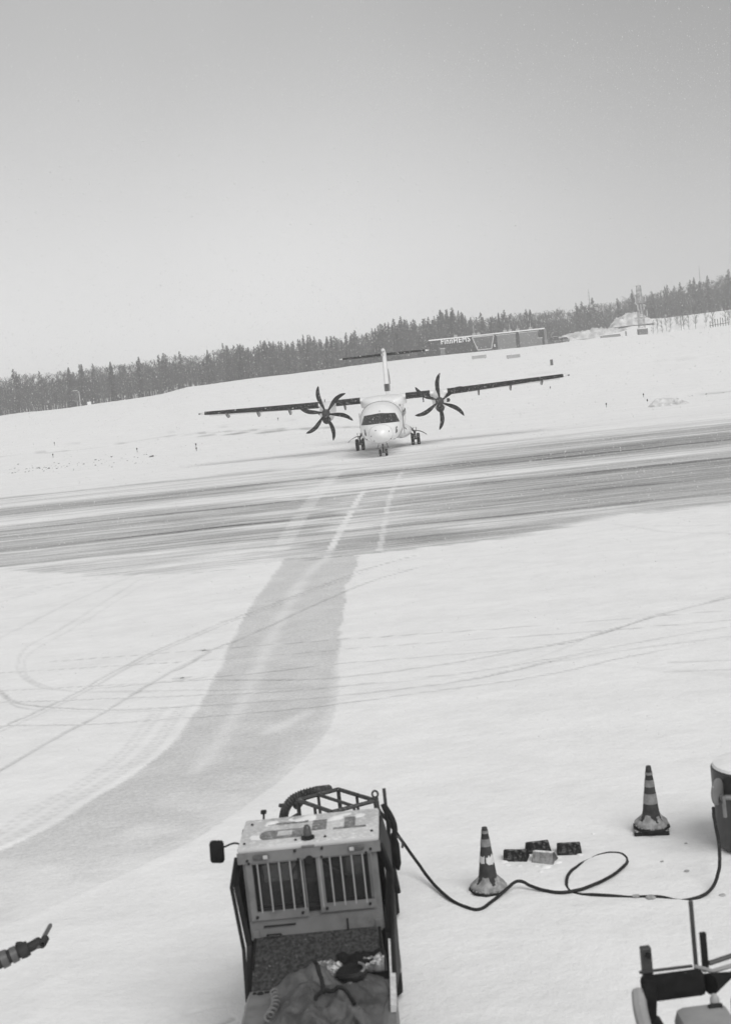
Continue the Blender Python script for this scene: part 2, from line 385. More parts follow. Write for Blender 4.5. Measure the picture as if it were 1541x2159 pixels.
    for L, w, s_ in ((CLN, .11, .5), (CLN2, .09, .3), (CLN3, .3, .22)):
        d_, p_ = dist_poly(x[m2], y[m2], L); bare[m2] *= 1-s_*(1-sstep(w*.9, w*1.25, d_))*sstep(.2, .5, fbm(p_*.5+w*50, p_*0, 3))
    gear = np.exp(-(((x-1.9)/4.)**2+((y-91)/7.)**2)); bare = np.maximum(bare, gear*.42*view*sstep(.3, .6, fbm(x*.6, y*.3, 3)+.1))
    for L, w, s_ in (([(0, 962), (90, 952), (180, 945), (330, 923), (520, 909), (700, 900), (800, 898)], 1.6, .42), ([(430, 920), (560, 911), (660, 903)], 1.2, .62), ([(0, 948), (300, 914), (500, 893), (620, 884)], 1.1, .26),
                     ([(850, 902), (1020, 882), (1200, 857), (1541, 830)], 1.2, .2), ([(1380, 842), (1541, 826)], .9, .45), ([(1040, 800), (1300, 770), (1541, 745)], 2.5, .18)):
        d_, p_ = dist_poly(x, y, pix_line(L, 5)); bare = np.maximum(bare, view*s_*(1-sstep(w*.3, w*1.3, d_)))
    for L, w, s_ in TR:
        w = w*.75; Lw = pix_line(([(L[0][0]-70, L[0][1]+(L[0][1]-L[1][1])*70/max(30, L[1][0]-L[0][0]))]+L) if L[0][0] == 0 else L, 5); La = np.array(Lw); pad = w*4+.3
        mm = view & (x > La[:, 0].min()-pad) & (x < La[:, 0].max()+pad) & (y > La[:, 1].min()-pad) & (y < La[:, 1].max()+pad)
        if not mm.any(): continue
        d_, p_ = dist_poly(x[mm], y[mm], Lw)
        k = (1-sstep(w*.5, w*1.25, d_+n1[mm]*w*.8))*s_*(.55+.9*(fbm(p_*.9+w*99, p_*0+len(L), 3)-.25))
        e_ = sstep(0, .8, p_)*sstep(0, .8, p_.max()-p_) if len(L) > 2 else 1
        tr[mm] = np.maximum(tr[mm], np.clip(k*e_, 0, 1)); z[mm] -= np.clip(k, 0, 1)*.02*np.clip(w/.07, 1, 3)
    # lug prints of a heavy tyre beside the swept band
    ml_ = view & (y < 24) & (y > 14) & (x < 0)
    for off in (-.22, -.36, -.62, -.78):
        L = [(px_-.75*abs(off)/1, py_) for px_, py_ in []] or [(q[0]+off, q[1]-.15*abs(off)) for q in SWL if 15.5 < q[1] < 23.5]
        d_, p_ = dist_poly(x[ml_], y[ml_], L)
        tr[ml_] = np.maximum(tr[ml_], (1-sstep(.03, .08, d_))*(.15+.4*(np.sin(p_*2*math.pi/.16) > .1))*.6)
    V = np.column_stack([x, y, z]); co = np.vstack([V, [[0, 0, 0]]])
    i = np.arange(nr-1)[:, None]*na; j = np.arange(na)[None, :]; j2 = (j+1) % na
    F = np.stack([i+j, i+j2, i+na+j2, i+na+j], -1).reshape(-1, 4)[:, ::-1]
    fc = F[:, 0]; cen_y = (y[F[:, 0]]+y[F[:, 2]])/2; cen_x = (x[F[:, 0]]+x[F[:, 2]])/2
    cls = np.zeros(len(F), int)
    cls[(bare[F].max(1) > .02) & (cen_y > 39) & (cen_y < 104)] = 1
    cls[(sw[F].max(1) > .25) & (cls == 0)] = 2
    gm = ground_mat()
    for k, nm in ((0, 'snow_field'), (1, 'taxiway'), (2, 'swept_path')):
        f = F[cls == k]; used, invx = np.unique(f, return_inverse=True); f2 = invx.reshape(f.shape)
        cv_ = V[used]
        me = bpy.data.meshes.new(nm); me.vertices.add(len(used)); me.vertices.foreach_set('co', cv_.ravel())
        loops = f2.ravel(); tris = None
        nl = len(loops)
        extra = 0
        if k == 0:                                   # the small disc under the viewer
            ring0 = np.searchsorted(used, np.arange(na)); me.vertices.add(1); me.vertices[len(used)].co = (0, 0, 0)
            tri = np.stack([ring0, np.roll(ring0, -1), np.full(na, len(used))], -1); extra = na
        me.loops.add(nl+extra*3); me.polygons.add(len(f2)+extra)
        li = loops if not extra else np.concatenate([loops, tri[:, ::-1].ravel()])
        me.loops.foreach_set('vertex_index', li.astype(np.int32))
        ls = np.arange(len(f2))*4
        if extra: ls = np.concatenate([ls, nl+np.arange(extra)*3])
        me.polygons.foreach_set('loop_start', ls.astype(np.int32))
        me.update(calc_edges=True); me.validate()
        me.polygons.foreach_set('use_smooth', np.ones(len(me.polygons), bool))
        for an, arr in (('bare', bare), ('swept', sw), ('track_and_shade', tr)):
            at = me.attributes.new(an, 'FLOAT', 'POINT'); d_ = np.zeros(len(me.vertices), np.float32); d_[:len(used)] = arr[used]; at.data.foreach_set('value', d_)
        me.materials.append(gm)
        o = bpy.data.objects.new(nm, me); COL.objects.link(o); tag(o, kind='structure')
make_ground()

# ------------------------------------------------------------------ FOREST
m_con = mat('conifer_needles', .045, .9, var=.3, scale=.8, snow=.15, spec=.1); m_twig = mat('winter_twigs', .07, .9, var=.3, scale=.8)
m_bark = mat('bark', .10, .9, var=.3, scale=3)
def conifer(seed, H, W_, dens=1.):
    r_ = random.Random(seed); mb = MB(); k = int(300*dens)
    for i in range(k):
        t_ = (i+r_.random())/k; h = H*(.08+.92*t_**.8); rad = W_*(1-h/H)**.8*(.7+.5*r_.random())+.12; a = r_.random()*6.283
        p = Vector((0, 0, h)); q = Vector((math.cos(a)*rad, math.sin(a)*rad, h-.28*rad-.1)); sd_ = Vector((-math.sin(a), math.cos(a), 0))*(.22+.2*rad)
        m_ = p.lerp(q, .6)
        mb.add([p, m_+sd_, q, m_-sd_+Vector((0, 0, -.25))], [(0, 1, 2), (0, 2, 3)])
    tk = MB().tube([(0, 0, -.5), (0, 0, H*.97)], [.2, .03], 5)
    return mb, tk
def bare_tree(seed, H, W_, dens=1.):
    r_ = random.Random(seed); tk = MB(); mb = MB()
    lean = r_.uniform(-.6, .6)
    tk.tube([(0, 0, -.5), (lean*.4, 0, H*.4), (lean, r_.uniform(-.3, .3), H*.78)], [.15, .10, .03], 5)
    for i in range(int(26*dens)):
        h = H*r_.uniform(.12, .74); a = r_.random()*6.283; L = W_*(.55+.5*math.sin(math.pi*min(1, h/H*1.15)))*r_.uniform(.5, 1.1)
        d_ = Vector((math.cos(a), math.sin(a), r_.uniform(.5, 1.5))).normalized(); p = Vector((lean*h/H, 0, h)); q = p+d_*L
        if q.z > H*.96: q.z = H*.96
        mb.tube([p, q], [.05, .015], 3, False)
        for j in range(int(12*dens)):
            s0 = p.lerp(q, r_.uniform(.15, 1)); dd = (d_+Vector((r_.gauss(0, .8), r_.gauss(0, .8), r_.gauss(.0, .6)))).normalized(); e_ = s0+dd*r_.uniform(.6, 1.4)
            w_ = Vector((r_.gauss(0, 1), r_.gauss(0, 1), 0)).normalized()*.05/dens**.7
            mb.add([s0-w_, s0+w_, e_], [(0, 1, 2)])
            for kk in range(3):
                s1 = s0.lerp(e_, r_.uniform(.2, .95)); e1 = s1+(dd+Vector((r_.gauss(0, .8), r_.gauss(0, .8), r_.gauss(0, .6)))).normalized()*r_.uniform(.3, .8)
                mb.add([s1-w_*.7, s1+w_*.7, e1], [(0, 1, 2)])
    return mb, tk
def undul(px): return 11*(float(vnoise(np.array([px/47.+9]), np.array([.5]))[0]))+7*(float(vnoise(np.array([px/17.]), np.array([3.5]))[0]))-9
KINDS = []
for s_, (fn, H, W_) in enumerate([(conifer, 14, 2.3), (conifer, 14, 2.0), (conifer, 14, 2.9), (bare_tree, 14, 3.2), (bare_tree, 14, 2.6), (bare_tree, 14, 3.8)]):
    c_, t_ = fn(s_, H, W_); KINDS.append((c_.mesh('crown', m_con if fn is conifer else m_twig), t_.mesh('trunk', m_bark), fn is conifer, c_, t_))
SKYL = [(-200, 800), (0, 776), (100, 768), (200, 758), (300, 748), (350, 738), (400, 733), (480, 724), (560, 718), (640, 709), (700, 704), (760, 690), (820, 676),
        (860, 666), (890, 676), (930, 650), (955, 640), (980, 655), (1010, 658), (1050, 650), (1100, 645), (1200, 632), (1250, 625), (1300, 620), (1340, 608), (1400, 602), (1450, 588), (1541, 562), (1750, 530)]
sx, sy = zip(*SKYL)
def put(px, D):
    base = AY(px, np.interp(px, [c[0] for c in _c], [c[1] for c in _c]), D); z = gz(base.x, D)
    return Vector((base.x, D, z-.2))
def top_h(px, D, drop):
    # height that reaches the skyline seen over this spot
    p = put(px, D)
    c_, s_ = math.cos(ROLL), math.sin(ROLL)
    t_ = AY(px, np.interp(px, sx, sy)+drop+undul(px), D); return max(4., t_.z-p.z), p
def right_gap(px, D): return D > 392 if px > 1185 else True
def place(q):
    for lim, w_ in ((171, 'left of the pale lamp post'), (424, 'between lamp post and left wing tip'), (718, 'above the left wing'), (905, 'behind the airliner tail'), (1165, 'behind the dark hangar'), (1340, 'between hangar and lattice mast')):
        if q < lim: return w_
    return 'right of the lattice mast'
n_ind = 0
rows = [(352, 10, 16.5), (357, 5, 17.)]
for D, off, st in rows:
    px = -60+off
    while px < 1610:
        q = px+random.uniform(-6, 6)
        D2 = D+random.uniform(-3, 3)
        if q > 1170: D2 += 74
        elif 895 < q < 1170: D2 += 46
        h, p = top_h(q, D2, random.choice((4, 8, 14, 22, 30, 40)))
        if 905 < q < 1160: h = max(h, 12)
        conif = random.random() < (.06 if q < 470 else .25 if q < 1170 else .05)
        k = random.choice([i for i in range(6) if KINDS[i][2] == conif])
        t = empty('spruce_tree' if conif else 'birch_tree', p, random.random()*6.28,
                  ('dark conifer' if conif else 'leafless bare tree')+' in the front forest row, '+place(q), 'tree',
                  ('conifers' if conif else 'bare trees')+' along the forest edge, '+place(q))
        s = h/14; t.scale = (s*random.uniform(.9, 1.3), s*random.uniform(.9, 1.3), s)
        inst('crown', KINDS[k][0], (0, 0, 0), parent=t); inst('trunk', KINDS[k][1], (0, 0, 0), parent=t)
        px += st*random.uniform(.8, 1.2); n_ind += 1
# the wood behind them reads as one mass
fv = []; ff = []; off = 0
lo = []
for s_, fn in enumerate((conifer, conifer, bare_tree, bare_tree)):
    c_, t_ = fn(40+s_, 14, 3.4 if fn is bare_tree else 2.9, .42); o0 = len(c_.v); c_.add(t_.v, t_.f)
    v_ = np.array(c_.v); tri = []
    for f_ in c_.f:
        for i in range(1, len(f_)-1): tri.append((f_[0], f_[i], f_[i+1]))
    lo.append((v_, np.array(tri)))
for D in (362, 368, 375, 383, 392, 402, 414, 428):
    px = -90.
    while px < 1640:
        q = px+random.uniform(-5, 5); D2 = D+random.uniform(-3, 3)
        if q > 1170: D2 = D2+72
        elif q > 895: D2 = max(D2+40, 400)
        h, p = top_h(q, D2, abs(random.gauss(0, 12)) - 1)
        kk = (random.choice((0, 1)) if random.random() < (.04 if q < 470 else .3 if q < 1000 else .05) else random.choice((2, 3)))
        v_, t_ = lo[kk]; a = random.random()*6.28; s = h/14; w = s*random.uniform(.9, 1.6)
        rot = np.array([[math.cos(a), -math.sin(a), 0], [math.sin(a), math.cos(a), 0], [0, 0, 1]])
        nv = (v_@rot.T)*[w, w, s]+np.array(p); fv.append(nv); ff.append(t_+off); off += len(nv)
        px += random.uniform(7.5, 11)
fv = np.vstack(fv); ff = np.vstack(ff)
me = bpy.data.meshes.new('forest'); me.vertices.add(len(fv)); me.vertices.foreach_set('co', fv.ravel()); me.loops.add(ff.size); me.polygons.add(len(ff))
me.loops.foreach_set('vertex_index', ff.ravel().astype(np.int32)); me.polygons.foreach_set('loop_start', (np.arange(len(ff))*3).astype(np.int32)); me.update(calc_edges=True)
me.materials.append(m_con)
o = bpy.data.objects.new('forest', me); COL.objects.link(o); tag(o, 'deep dark wood behind the first trees on the horizon', 'forest', kind='stuff')

#@@PART2
# ------------------------------------------------------------------ AIRCRAFT (x to its left wing, y aft of the nose tip, z up)
paint = mat('white_aircraft_paint', .80, .32, var=.03, scale=1.2, coat=.3, dirt=.10); grey_p = mat('grey_aircraft_paint', .34, .45, var=.08, scale=2)
boot = mat('black_deicing_boot', .012, .7, var=.3, scale=3, spec=.15); tyre = mat('tyre_rubber', .016, .85, var=.2, scale=6, spec=.15); steel = mat('steel', .22, .4, .6, var=.15)
dark = mat('dark_metal', .035, .6, var=.2, spec=.3); seam_m = mat('panel_seam', .16, .7); glass_a = mat('cockpit_glass', .015, .08, spec=.6, var=.1); navy = mat('dark_livery_paint', .05, .35, coat=.2)
AC_Y, AC_X = 83.7, 1.479
AC = empty('airliner', (AC_X, AC_Y, .93), -.0565, 'white twin propeller airliner facing the camera on the snowy taxiway', 'airplane')
SEC = [(0, .03, 1.38, 1.44), (.06, .24, 1.22, 1.62), (.2, .44, 1.06, 1.80), (.5, .70, .92, 2.02), (1.0, .96, .83, 2.27), (1.4, 1.10, .80, 2.48), (1.8, 1.22, .78, 2.80), (2.2, 1.30, .775, 3.07), (2.7, 1.37, .77, 3.30),
       (3.4, 1.42, .77, 3.46), (4.4, 1.44, .77, 3.53), (7, 1.44, .77, 3.54), (12, 1.44, .77, 3.54), (18.5, 1.44, .77, 3.54), (20.5, 1.32, .95, 3.54), (22.5, 1.05, 1.45, 3.50), (24.5, .68, 2.1, 3.42), (26.2, .32, 2.65, 3.25), (27.17, .08, 2.95, 3.05)]
SY, SW_, SB, ST = [np.array(a) for a in zip(*SEC)]
def fsec(Y): return np.interp(Y, SY, SW_), np.interp(Y, SY, SB), np.interp(Y, SY, ST)
def fring(Y, n=40, grow=0.):
    w, b, t_ = fsec(Y); out = []
    for j in range(n):
        a = 2*math.pi*j/n; c_, s_ = math.cos(a), math.sin(a); e = 2/2.25
        out.append(Vector(((w+grow)*math.copysign(abs(c_)**e, c_), Y, (b+t_)/2+((t_-b)/2+grow)*math.copysign(abs(s_)**e, s_))))
    return out
ys = sorted(set(list(np.linspace(0, .5, 7)) + list(np.linspace(.5, 4.4, 20)) + list(np.linspace(4.4, 27.17, 24))))
fu = MB().loft([fring(y_) for y_ in ys]).build('fuselage', paint, AC, True)
def surfY(x, z):                                        # where a line along the aircraft meets its nose
    a, b = 0., 6.
    for _ in range(30):
        m_ = (a+b)/2; w, bo, to = fsec(m_); zc, hh = (bo+to)/2, (to-bo)/2
        if (abs(x)/w)**2.25+(abs(z-zc)/hh)**2.25 > 1: a = m_
        else: b = m_
    return b
def nose_patch(quad, off, n=8):                         # quad: 4 (x, z) corners, draped over the nose
    vs_ = []; fs = []
    for i in range(n+1):
        for j in range(n+1):
            u, v = i/n, j/n
            x = (quad[0][0]*(1-u)+quad[1][0]*u)*(1-v)+(quad[3][0]*(1-u)+quad[2][0]*u)*v
            z = (quad[0][1]*(1-u)+quad[1][1]*u)*(1-v)+(quad[3][1]*(1-u)+quad[2][1]*u)*v
            y_ = surfY(x, z); vs_.append((x*(1+off*.7), y_-off, z+off*.4))
    for i in range(n):
        for j in range(n): a = i*(n+1)+j; fs.append((a, a+1, a+n+2, a+n+1))
    b = MB(); b.add(vs_, fs); m2 = [(v[0]*.985, v[1]+.05, v[2]-.01) for v in vs_]; b.add(m2, fs)
    return b
for sx_ in (-1, 1):
    nose_patch([(sx_*.0, 2.15), (sx_*1.265, 2.12), (sx_*1.02, 2.71), (sx_*.0, 2.80)], .010, 12).build('windshield_frame', dark, AC, True)
    nose_patch([(sx_*.03, 2.19), (sx_*.66, 2.18), (sx_*.60, 2.735), (sx_*.03, 2.765)], .028).build('windshield_pane', glass_a, AC, True)
    nose_patch([(sx_*.69, 2.18), (sx_*1.235, 2.15), (sx_*1.00, 2.68), (sx_*.635, 2.73)], .028).build('windshield_pane', glass_a, AC, True)
    nose_patch([(sx_*.95, 1.42), (sx_*1.00, 1.42), (sx_*1.04, 1.78), (sx_*.99, 1.78)], .012, 3).build('nose_marking', seam_m, AC)
    nose_patch([(sx_*.99, 1.45), (sx_*1.045, 1.46), (sx_*1.07, 1.66), (sx_*1.03, 1.66)], .02, 3).build('nose_marking', dark, AC)
    nose_patch([(sx_*1.00, 1.72), (sx_*1.06, 1.73), (sx_*1.07, 1.84), (sx_*1.02, 1.84)], .02, 3).build('nose_marking', dark, AC)
    wp = MB(); p0 = Vector((sx_*.12, surfY(sx_*.12, 2.2)-.05, 2.2)); p1 = Vector((sx_*.5, surfY(sx_*.5, 2.42)-.07, 2.42)); wp.tube([p0, p1], .012, 5).build('wiper', dark, AC)
def ring_seam(Y, name, r_=.012, g=.004):
    pts = fring(Y, 48, g); b = MB(); b.tube(pts+[pts[0]], r_, 4, False); return b.build(name, seam_m, AC, True)
ring_seam(.62, 'radome_seam', .006); ring_seam(4.3, 'panel_seam_ring', .018, .006)
for x, z in ((-.62, 1.40), (-.45, .98+.1), (.30, .93), (.62, 1.12), (.02, 2.93), (-.3, 1.75), (.55, 1.62), (-.95, 1.2), (.83, .95+.1)):
    y_ = surfY(x, z); MB().lathe([(.0, -.03), (.035, -.03), (.035, .06), (0, .06)], (x, y_-.01, z), 'y', 8).build('sensor_probe', dark, AC)
for sx_ in (-1, 1):                                      # cabin windows along each side, cargo door outline ahead of them
    for k in range(20):
        y_ = 6.2+k*.78; w, b_, t_ = fsec(y_)
        MB().lathe([(0, 0), (.14, 0), (.14, .02), (0, .02)], (0, 0, 0), 'x', 12)
        c_ = MB(); n = 12
        ringo = [Vector((sx_*(w*.985+.02), y_+.13*math.cos(2*math.pi*j/n), 2.45+.19*math.sin(2*math.pi*j/n))) for j in range(n)]
        ringi = [v-Vector((sx_*.06, 0, 0)) for v in ringo]; c_.loft([ringi, ringo]).build('cabin_window', glass_a, AC)
    b = MB(); pts = [(sx_*1.452, 4.0+.9*u_, z_) for u_, z_ in ((0, 1.2), (0, 2.7), (.15, 2.85), (1.0, 2.85), (1.15, 2.7), (1.15, 1.2), (0, 1.2))]; b.tube(pts, .012, 4, False).build('door_seam', seam_m, AC)
def aerofoil(c, th, n=14):
    pts = []
    for k in range(n+1):
        x = (1-math.cos(math.pi*k/n))/2; t_ = th*5*(.2969*math.sqrt(x)-.126*x-.3516*x*x+.2843*x**3-.1015*x**4)*c; pts.append((x*c, t_))
    up = [(x, t_+.012*c) for x, t_ in pts]; lo_ = [(x, -t_*.8) for x, t_ in pts[1:-1]]
    return up+lo_[::-1]
def wsec(X, le, c, th, zc, grow=0., cut=1.):
    out = []
    for x, z in aerofoil(c, th): out.append(Vector((X, le+x*(1+0) if x < c*cut else le+c*cut, zc+z*(1+grow))) - Vector((0, grow*.1, 0)))
    return out
def wingpar(ax):                                        # le, chord, thickness ratio, z
    if ax < 4.9: return 11.15, 2.57, .172, 3.60
    k = (ax-4.9)/8.6; return 11.15+.30*k, 2.57-1.02*k, .172-.022*k, 3.60+.30*k
for s_ in (-1, 1):
    xs = [1.2, 2.5, 3.8, 4.9, 6.5, 8.5, 10.5, 12.4, 13.2]
    MB().loft([wsec(s_*x, *wingpar(x)) for x in xs]).build('wing', paint, AC, True)
    a = wingpar(13.2); MB().loft([wsec(s_*13.2, *a), wsec(s_*13.4, a[0]+.15, a[1]*.85, a[2]*.8, a[3]+.01), wsec(s_*13.53, a[0]+.5, a[1]*.5, a[2]*.5, a[3]+.02)]).build('wing_tip', paint, AC, True)
    for x0, x1 in ((1.66, 3.42), (4.70, 13.10)):
        MB().loft([wsec(s_*x, wingpar(x)[0]-.015, wingpar(x)[1], wingpar(x)[2]*1.06, wingpar(x)[3], .03, .30) for x in np.linspace(x0, x1, 8)]).build('deicing_boot', boot, AC, True)
    MB().lathe([(0, -.1), (.05, -.06), (.07, .03), (.06, .2), (0, .24)], (s_*13.5, 11.55, 3.9), 'y', 8).build('navigation_light', steel, AC, True)
    for x, dz in ((2.9, .36), (7.0, .36), (9.35, .34), (11.65, .26)):
        _, c_, _, z_ = wingpar(x)
        MB().prism([(12.2, z_-.12), (13.6, z_-.12), (14.0, z_-.28-dz*.4), (13.2, z_-.2-dz), (12.6, z_-.15-dz*.6)], .10, lambda u, v, w, x=x, s_=s_: Vector((s_*x-.05+w, u, v))).build('flap_fairing', navy, AC)
    le, c_, th, z_ = wingpar(6); 
    MB().loft([[Vector((s_*x, wingpar(x)[0]+wingpar(x)[1]*.86, wingpar(x)[3]-.05)), Vector((s_*x, wingpar(x)[0]+wingpar(x)[1]*1.08, wingpar(x)[3]-.20)), Vector((s_*x, wingpar(x)[0]+wingpar(x)[1]*1.08, wingpar(x)[3]-.235)), Vector((s_*x, wingpar(x)[0]+wingpar(x)[1]*.86, wingpar(x)[3]-.13))] for x in (4.9, 7, 9.3, 13)]).build('flap', paint, AC)
# centre wing box fairing on top of the cabin
cf = []
for y_, w, h in ((9.9, .8, .02), (10.3, 1.35, .28), (11.0, 1.62, .42), (12.5, 1.7, .46), (13.9, 1.5, .34), (15.3, .9, .05)):
    cf.append([Vector((w*math.cos(a), y_, 3.25+(.1 if math.sin(a) > 0 else 0)+(h+.08)*max(0, math.sin(a))**.45-.15*(math.sin(a) < 0))) for a in np.linspace(0, 2*math.pi, 28, False)])
MB().loft(cf).build('wing_fairing', paint, AC, True)
for s_ in (-1, 1):
    MB().loft([[Vector((s_*(1.30+.06*math.cos(a)+b_), y_, 3.05+.55*math.sin(a)*k_)) for a in np.linspace(0, 2*math.pi, 16, False)] for y_, b_, k_ in ((10.4, 0, .3), (11.1, .06, .9), (12.5, .08, 1.), (14, .02, .5))]).build('wing_root_fairing', paint, AC, True)
# engines and propellers
def blade_mesh():
    n = 15; rings = []
    for i in range(n):
        k = i/(n-1); r_ = .22+k*1.78
        sw = R(-6.5)*math.sin(math.pi*min(1, k*1.0)**.85)+R(3.5)*k*k*k    # scimitar sweep
        ch = np.interp(k, [0, .12, .35, .6, .85, .96, 1], [.12, .20, .33, .35, .26, .15, .04]); pitch = R(np.interp(k, [0, .3, 1], [46, 34, 16])); th = np.interp(k, [0, .15, .5, 1], [.09, .05, .028, .008])
        cx = Vector((r_*math.sin(sw), 0, r_*math.cos(sw))); tx = Vector((math.cos(sw), 0, -math.sin(sw))); ca, sa = math.cos(pitch), math.sin(pitch)
        d1 = tx*ca+Vector((0, sa, 0)); d2 = Vector((0, ca, 0))-tx*sa
        rings.append([cx+d1*ch*.5*math.cos(a)+d2*th*.5*math.sin(a) for a in np.linspace(0, 2*math.pi, 12, False)])
    return MB().loft(rings).mesh('blade', boot, True)
BL = blade_mesh()
for s_, phase in ((-1, -13.), (1, 2.5)):
    X0 = 4.05*s_
    nac = []
    for y_, w, zt, zb in ((9.12, .30, 3.36, 2.72), (9.3, .42, 3.46, 2.48), (9.7, .49, 3.58, 2.40), (10.5, .53, 3.74, 2.42), (11.5, .54, 3.86, 2.50), (12.8, .50, 3.84, 2.72), (14.2, .36, 3.66, 3.0), (15.1, .12, 3.5, 3.25)):
        nac.append([Vector((X0+w*math.copysign(abs(math.cos(a))**.8, math.cos(a)), y_, (zt+zb)/2+(zt-zb)/2*math.copysign(abs(math.sin(a))**.8, math.sin(a)))) for a in np.linspace(0, 2*math.pi, 28, False)])
    na_ = MB().loft(nac).build('engine_nacelle', paint, AC, True)
    MB().lathe([(0, -.06), (.24, -.05), (.30, -.02), (.30, .16), (0, .16)], (X0, 9.12, 2.56), 'y', 18).build('air_intake', dark, na_, True)
    MB().tube([(X0+s_*.52, 11.6, 3.0), (X0+s_*.66, 12.1, 3.02)], [.13, .15], 10).build('exhaust', dark, na_, True)
    MB().prism([(11.2, 3.84), (11.6, 4.02), (11.75, 4.02), (11.7, 3.84)], .03, lambda u, v, w: Vector((X0-.2+w, u, v))).build('antenna', dark, na_)
    pr = MB().lathe([(0, -.52), (.07, -.50), (.16, -.40), (.24, -.24), (.285, -.05), (.30, .14), (.30, .22), (0, .22)], (X0, 8.92, 3.03), 'y', 24).build('propeller', dark, AC, True)
    for k in range(6):
        b = bpy.data.objects.new('blade', BL); COL.objects.link(b); b.parent = pr
        b.location = (X0, 8.92, 3.03); b.rotation_euler = (0, R(phase+60*k), 0)
# tail
def finsec(z, le, c, th): return [Vector((z_, le+x, z)) for x, z_ in aerofoil(c, th)]
MB().loft([finsec(3.3, 18.6, 7.6, .022), finsec(3.95, 20.9, 5.4, .035), finsec(4.1, 21.2, 5.0, .075), finsec(4.6, 21.7, 4.6, .09), finsec(7.15, 23.6, 2.6, .13), finsec(7.45, 23.85, 2.2, .10), finsec(7.55, 24.2, 1.6, .05)]).build('tail_fin', paint, AC, True)
MB().loft([[v+Vector((.015 if v.x > 0 else -.015, -.02, 0)) for v in finsec(z_, l_, c_, t_)] for z_, l_, c_, t_ in ((4.08, 21.16, 5.0, .08), (4.35, 21.45, 4.8, .092), (4.66, 21.75, 4.6, .098))]).build('fin_band', navy, AC, True)
MB().loft([[Vector((o_-.03, y_, z_)), Vector((o_+.09*k_, y_, z_)), Vector((o_+.09*k_, y_+w_, z_)), Vector((o_-.03, y_+w_, z_))] for z_, y_, w_, o_, k_ in ((4.64, 22.8, 2.6, .20, 1), (5.3, 23.2, 2.4, .195, .9), (5.9, 23.7, 2.0, .18, .5))]).build('rudder_livery', navy, AC)
MB().loft([finsec(3.9, 25.6, 1.35, .07), finsec(7.1, 25.8, .85, .08)]).build('rudder', navy, AC, True)
MB().tube([(0, 23.5, 7.25), (0, 23.3, 7.33), (0, 23.6, 7.42), (0, 26.3, 7.38)], [.04, .13, .16, .05], 12).build('tail_bullet', paint, AC, True)
MB().tube([(0, 23.62, 5.2), (0, 23.4, 6.2), (0, 23.5, 7.1)], .03, 5).build('deicing_boot', grey_p, AC, True)
for s_ in (-1, 1):
    par = lambda x: (24.0+.35*x/3.65, 1.75-.65*x/3.65, .12, 7.05)
    MB().loft([wsec(s_*x, *par(x)) for x in (.05, 1.2, 2.4, 3.5)]).build('tailplane', paint, AC, True)
    MB().loft([wsec(s_*x, par(x)[0]-.012, par(x)[1], .135, 7.05, .04, .2) for x in (.22, 1.3, 2.4, 3.42)]).build('deicing_boot', boot, AC, True)
    MB().loft([wsec(s_*3.5, *par(3.5)), wsec(s_*3.72, 24.75, .6, .08, 7.06)]).build('tailplane_tip', paint, AC, True)
# landing gear: each leg carries two wheels
def wheel_at(parent, x, y_, r_, w):
    o_ = MB().lathe([(0, -w*.42), (r_*.5, -w*.42), (r_*.55, -w*.5), (r_*.88, -w*.5), (r_*.98, -w*.33), (r_, 0), (r_*.98, w*.33), (r_*.88, w*.5), (r_*.55, w*.5), (r_*.5, w*.42), (0, w*.42)], (x, y_, r_-.01), 'x', 28).build('wheel', tyre, parent, True)
    MB().lathe([(0, -w*.5), (r_*.2, -w*.5), (r_*.46, -w*.46), (r_*.5, -w*.40), (r_*.5, w*.40), (r_*.46, w*.46), (r_*.2, w*.5), (0, w*.5)], (x, y_, r_-.01), 'x', 16).build('hub', steel, o_, True)
for s_ in (-1, 1):
    X0 = 2.05*s_; g = MB()
    g.tube([(X0, 12.5, .42), (X0-s_*.02, 12.5, .95), (X0-s_*.35, 12.45, 1.35)], .07, 8).tube([(X0-.3, 12.5, .43), (X0+.3, 12.5, .43)], .05, 8).tube([(X0, 12.45, .7), (X0-s_*.75, 12.9, 1.15)], .045, 6)
    g.tube([(X0-.08, 12.3, .85), (X0-.12, 12.25, 1.28), (X0+.12, 12.25, 1.28), (X0+.05, 12.3, .9)], .025, 5)
    leg = g.build('main_gear', dark, AC, True)
    for d_ in (-.21, .21): wheel_at(leg, X0+d_, 12.5, .43, .24)
    arc = [(X0+s_*(-.15+1.0*k), 12.1, 1.02+.06*math.sin(k*2)-.42*k*k) for k in np.linspace(0, 1, 8)]
    b = MB(); b.loft([[Vector(p)+Vector((0, 0, 0)), Vector(p)+Vector((0, .9, .0)), Vector(p)+Vector((0, .9, .035)), Vector(p)+Vector((0, 0, .035))] for p in arc]); b.build('gear_door', dark, leg)
    sp = []
    for y_, a_, zc, h_ in ((9.6, .05, 1.15, .08), (10.3, .45, 1.12, .34), (11.2, .72, 1.10, .46), (12.4, .80, 1.12, .50), (13.8, .72, 1.15, .46), (15.0, .42, 1.2, .32), (16.0, .05, 1.25, .08)):
        sp.append([Vector((s_*(1.05+a_*math.cos(a)), y_, zc+h_*math.sin(a)-.22*max(0, -math.sin(a))*0)) for a in np.linspace(0, 2*math.pi, 20, False)])
    MB().loft(sp).build('gear_fairing', paint, AC, True)
    MB().lathe([(0, -.02), (.13, -.02), (.13, .2), (0, .2)], (s_*1.36, 10.35, 1.28), 'y', 14).build('air_inlet', dark, AC)
g = MB(); g.tube([(0, 1.75, .22), (0, 1.72, .95)], .055, 8).tube([(-.2, 1.75, .225), (.2, 1.75, .225)], .035, 6).tube([(0, 1.7, .5), (0, 2.3, .85)], .03, 6)
leg = g.build('nose_gear', dark, AC, True)
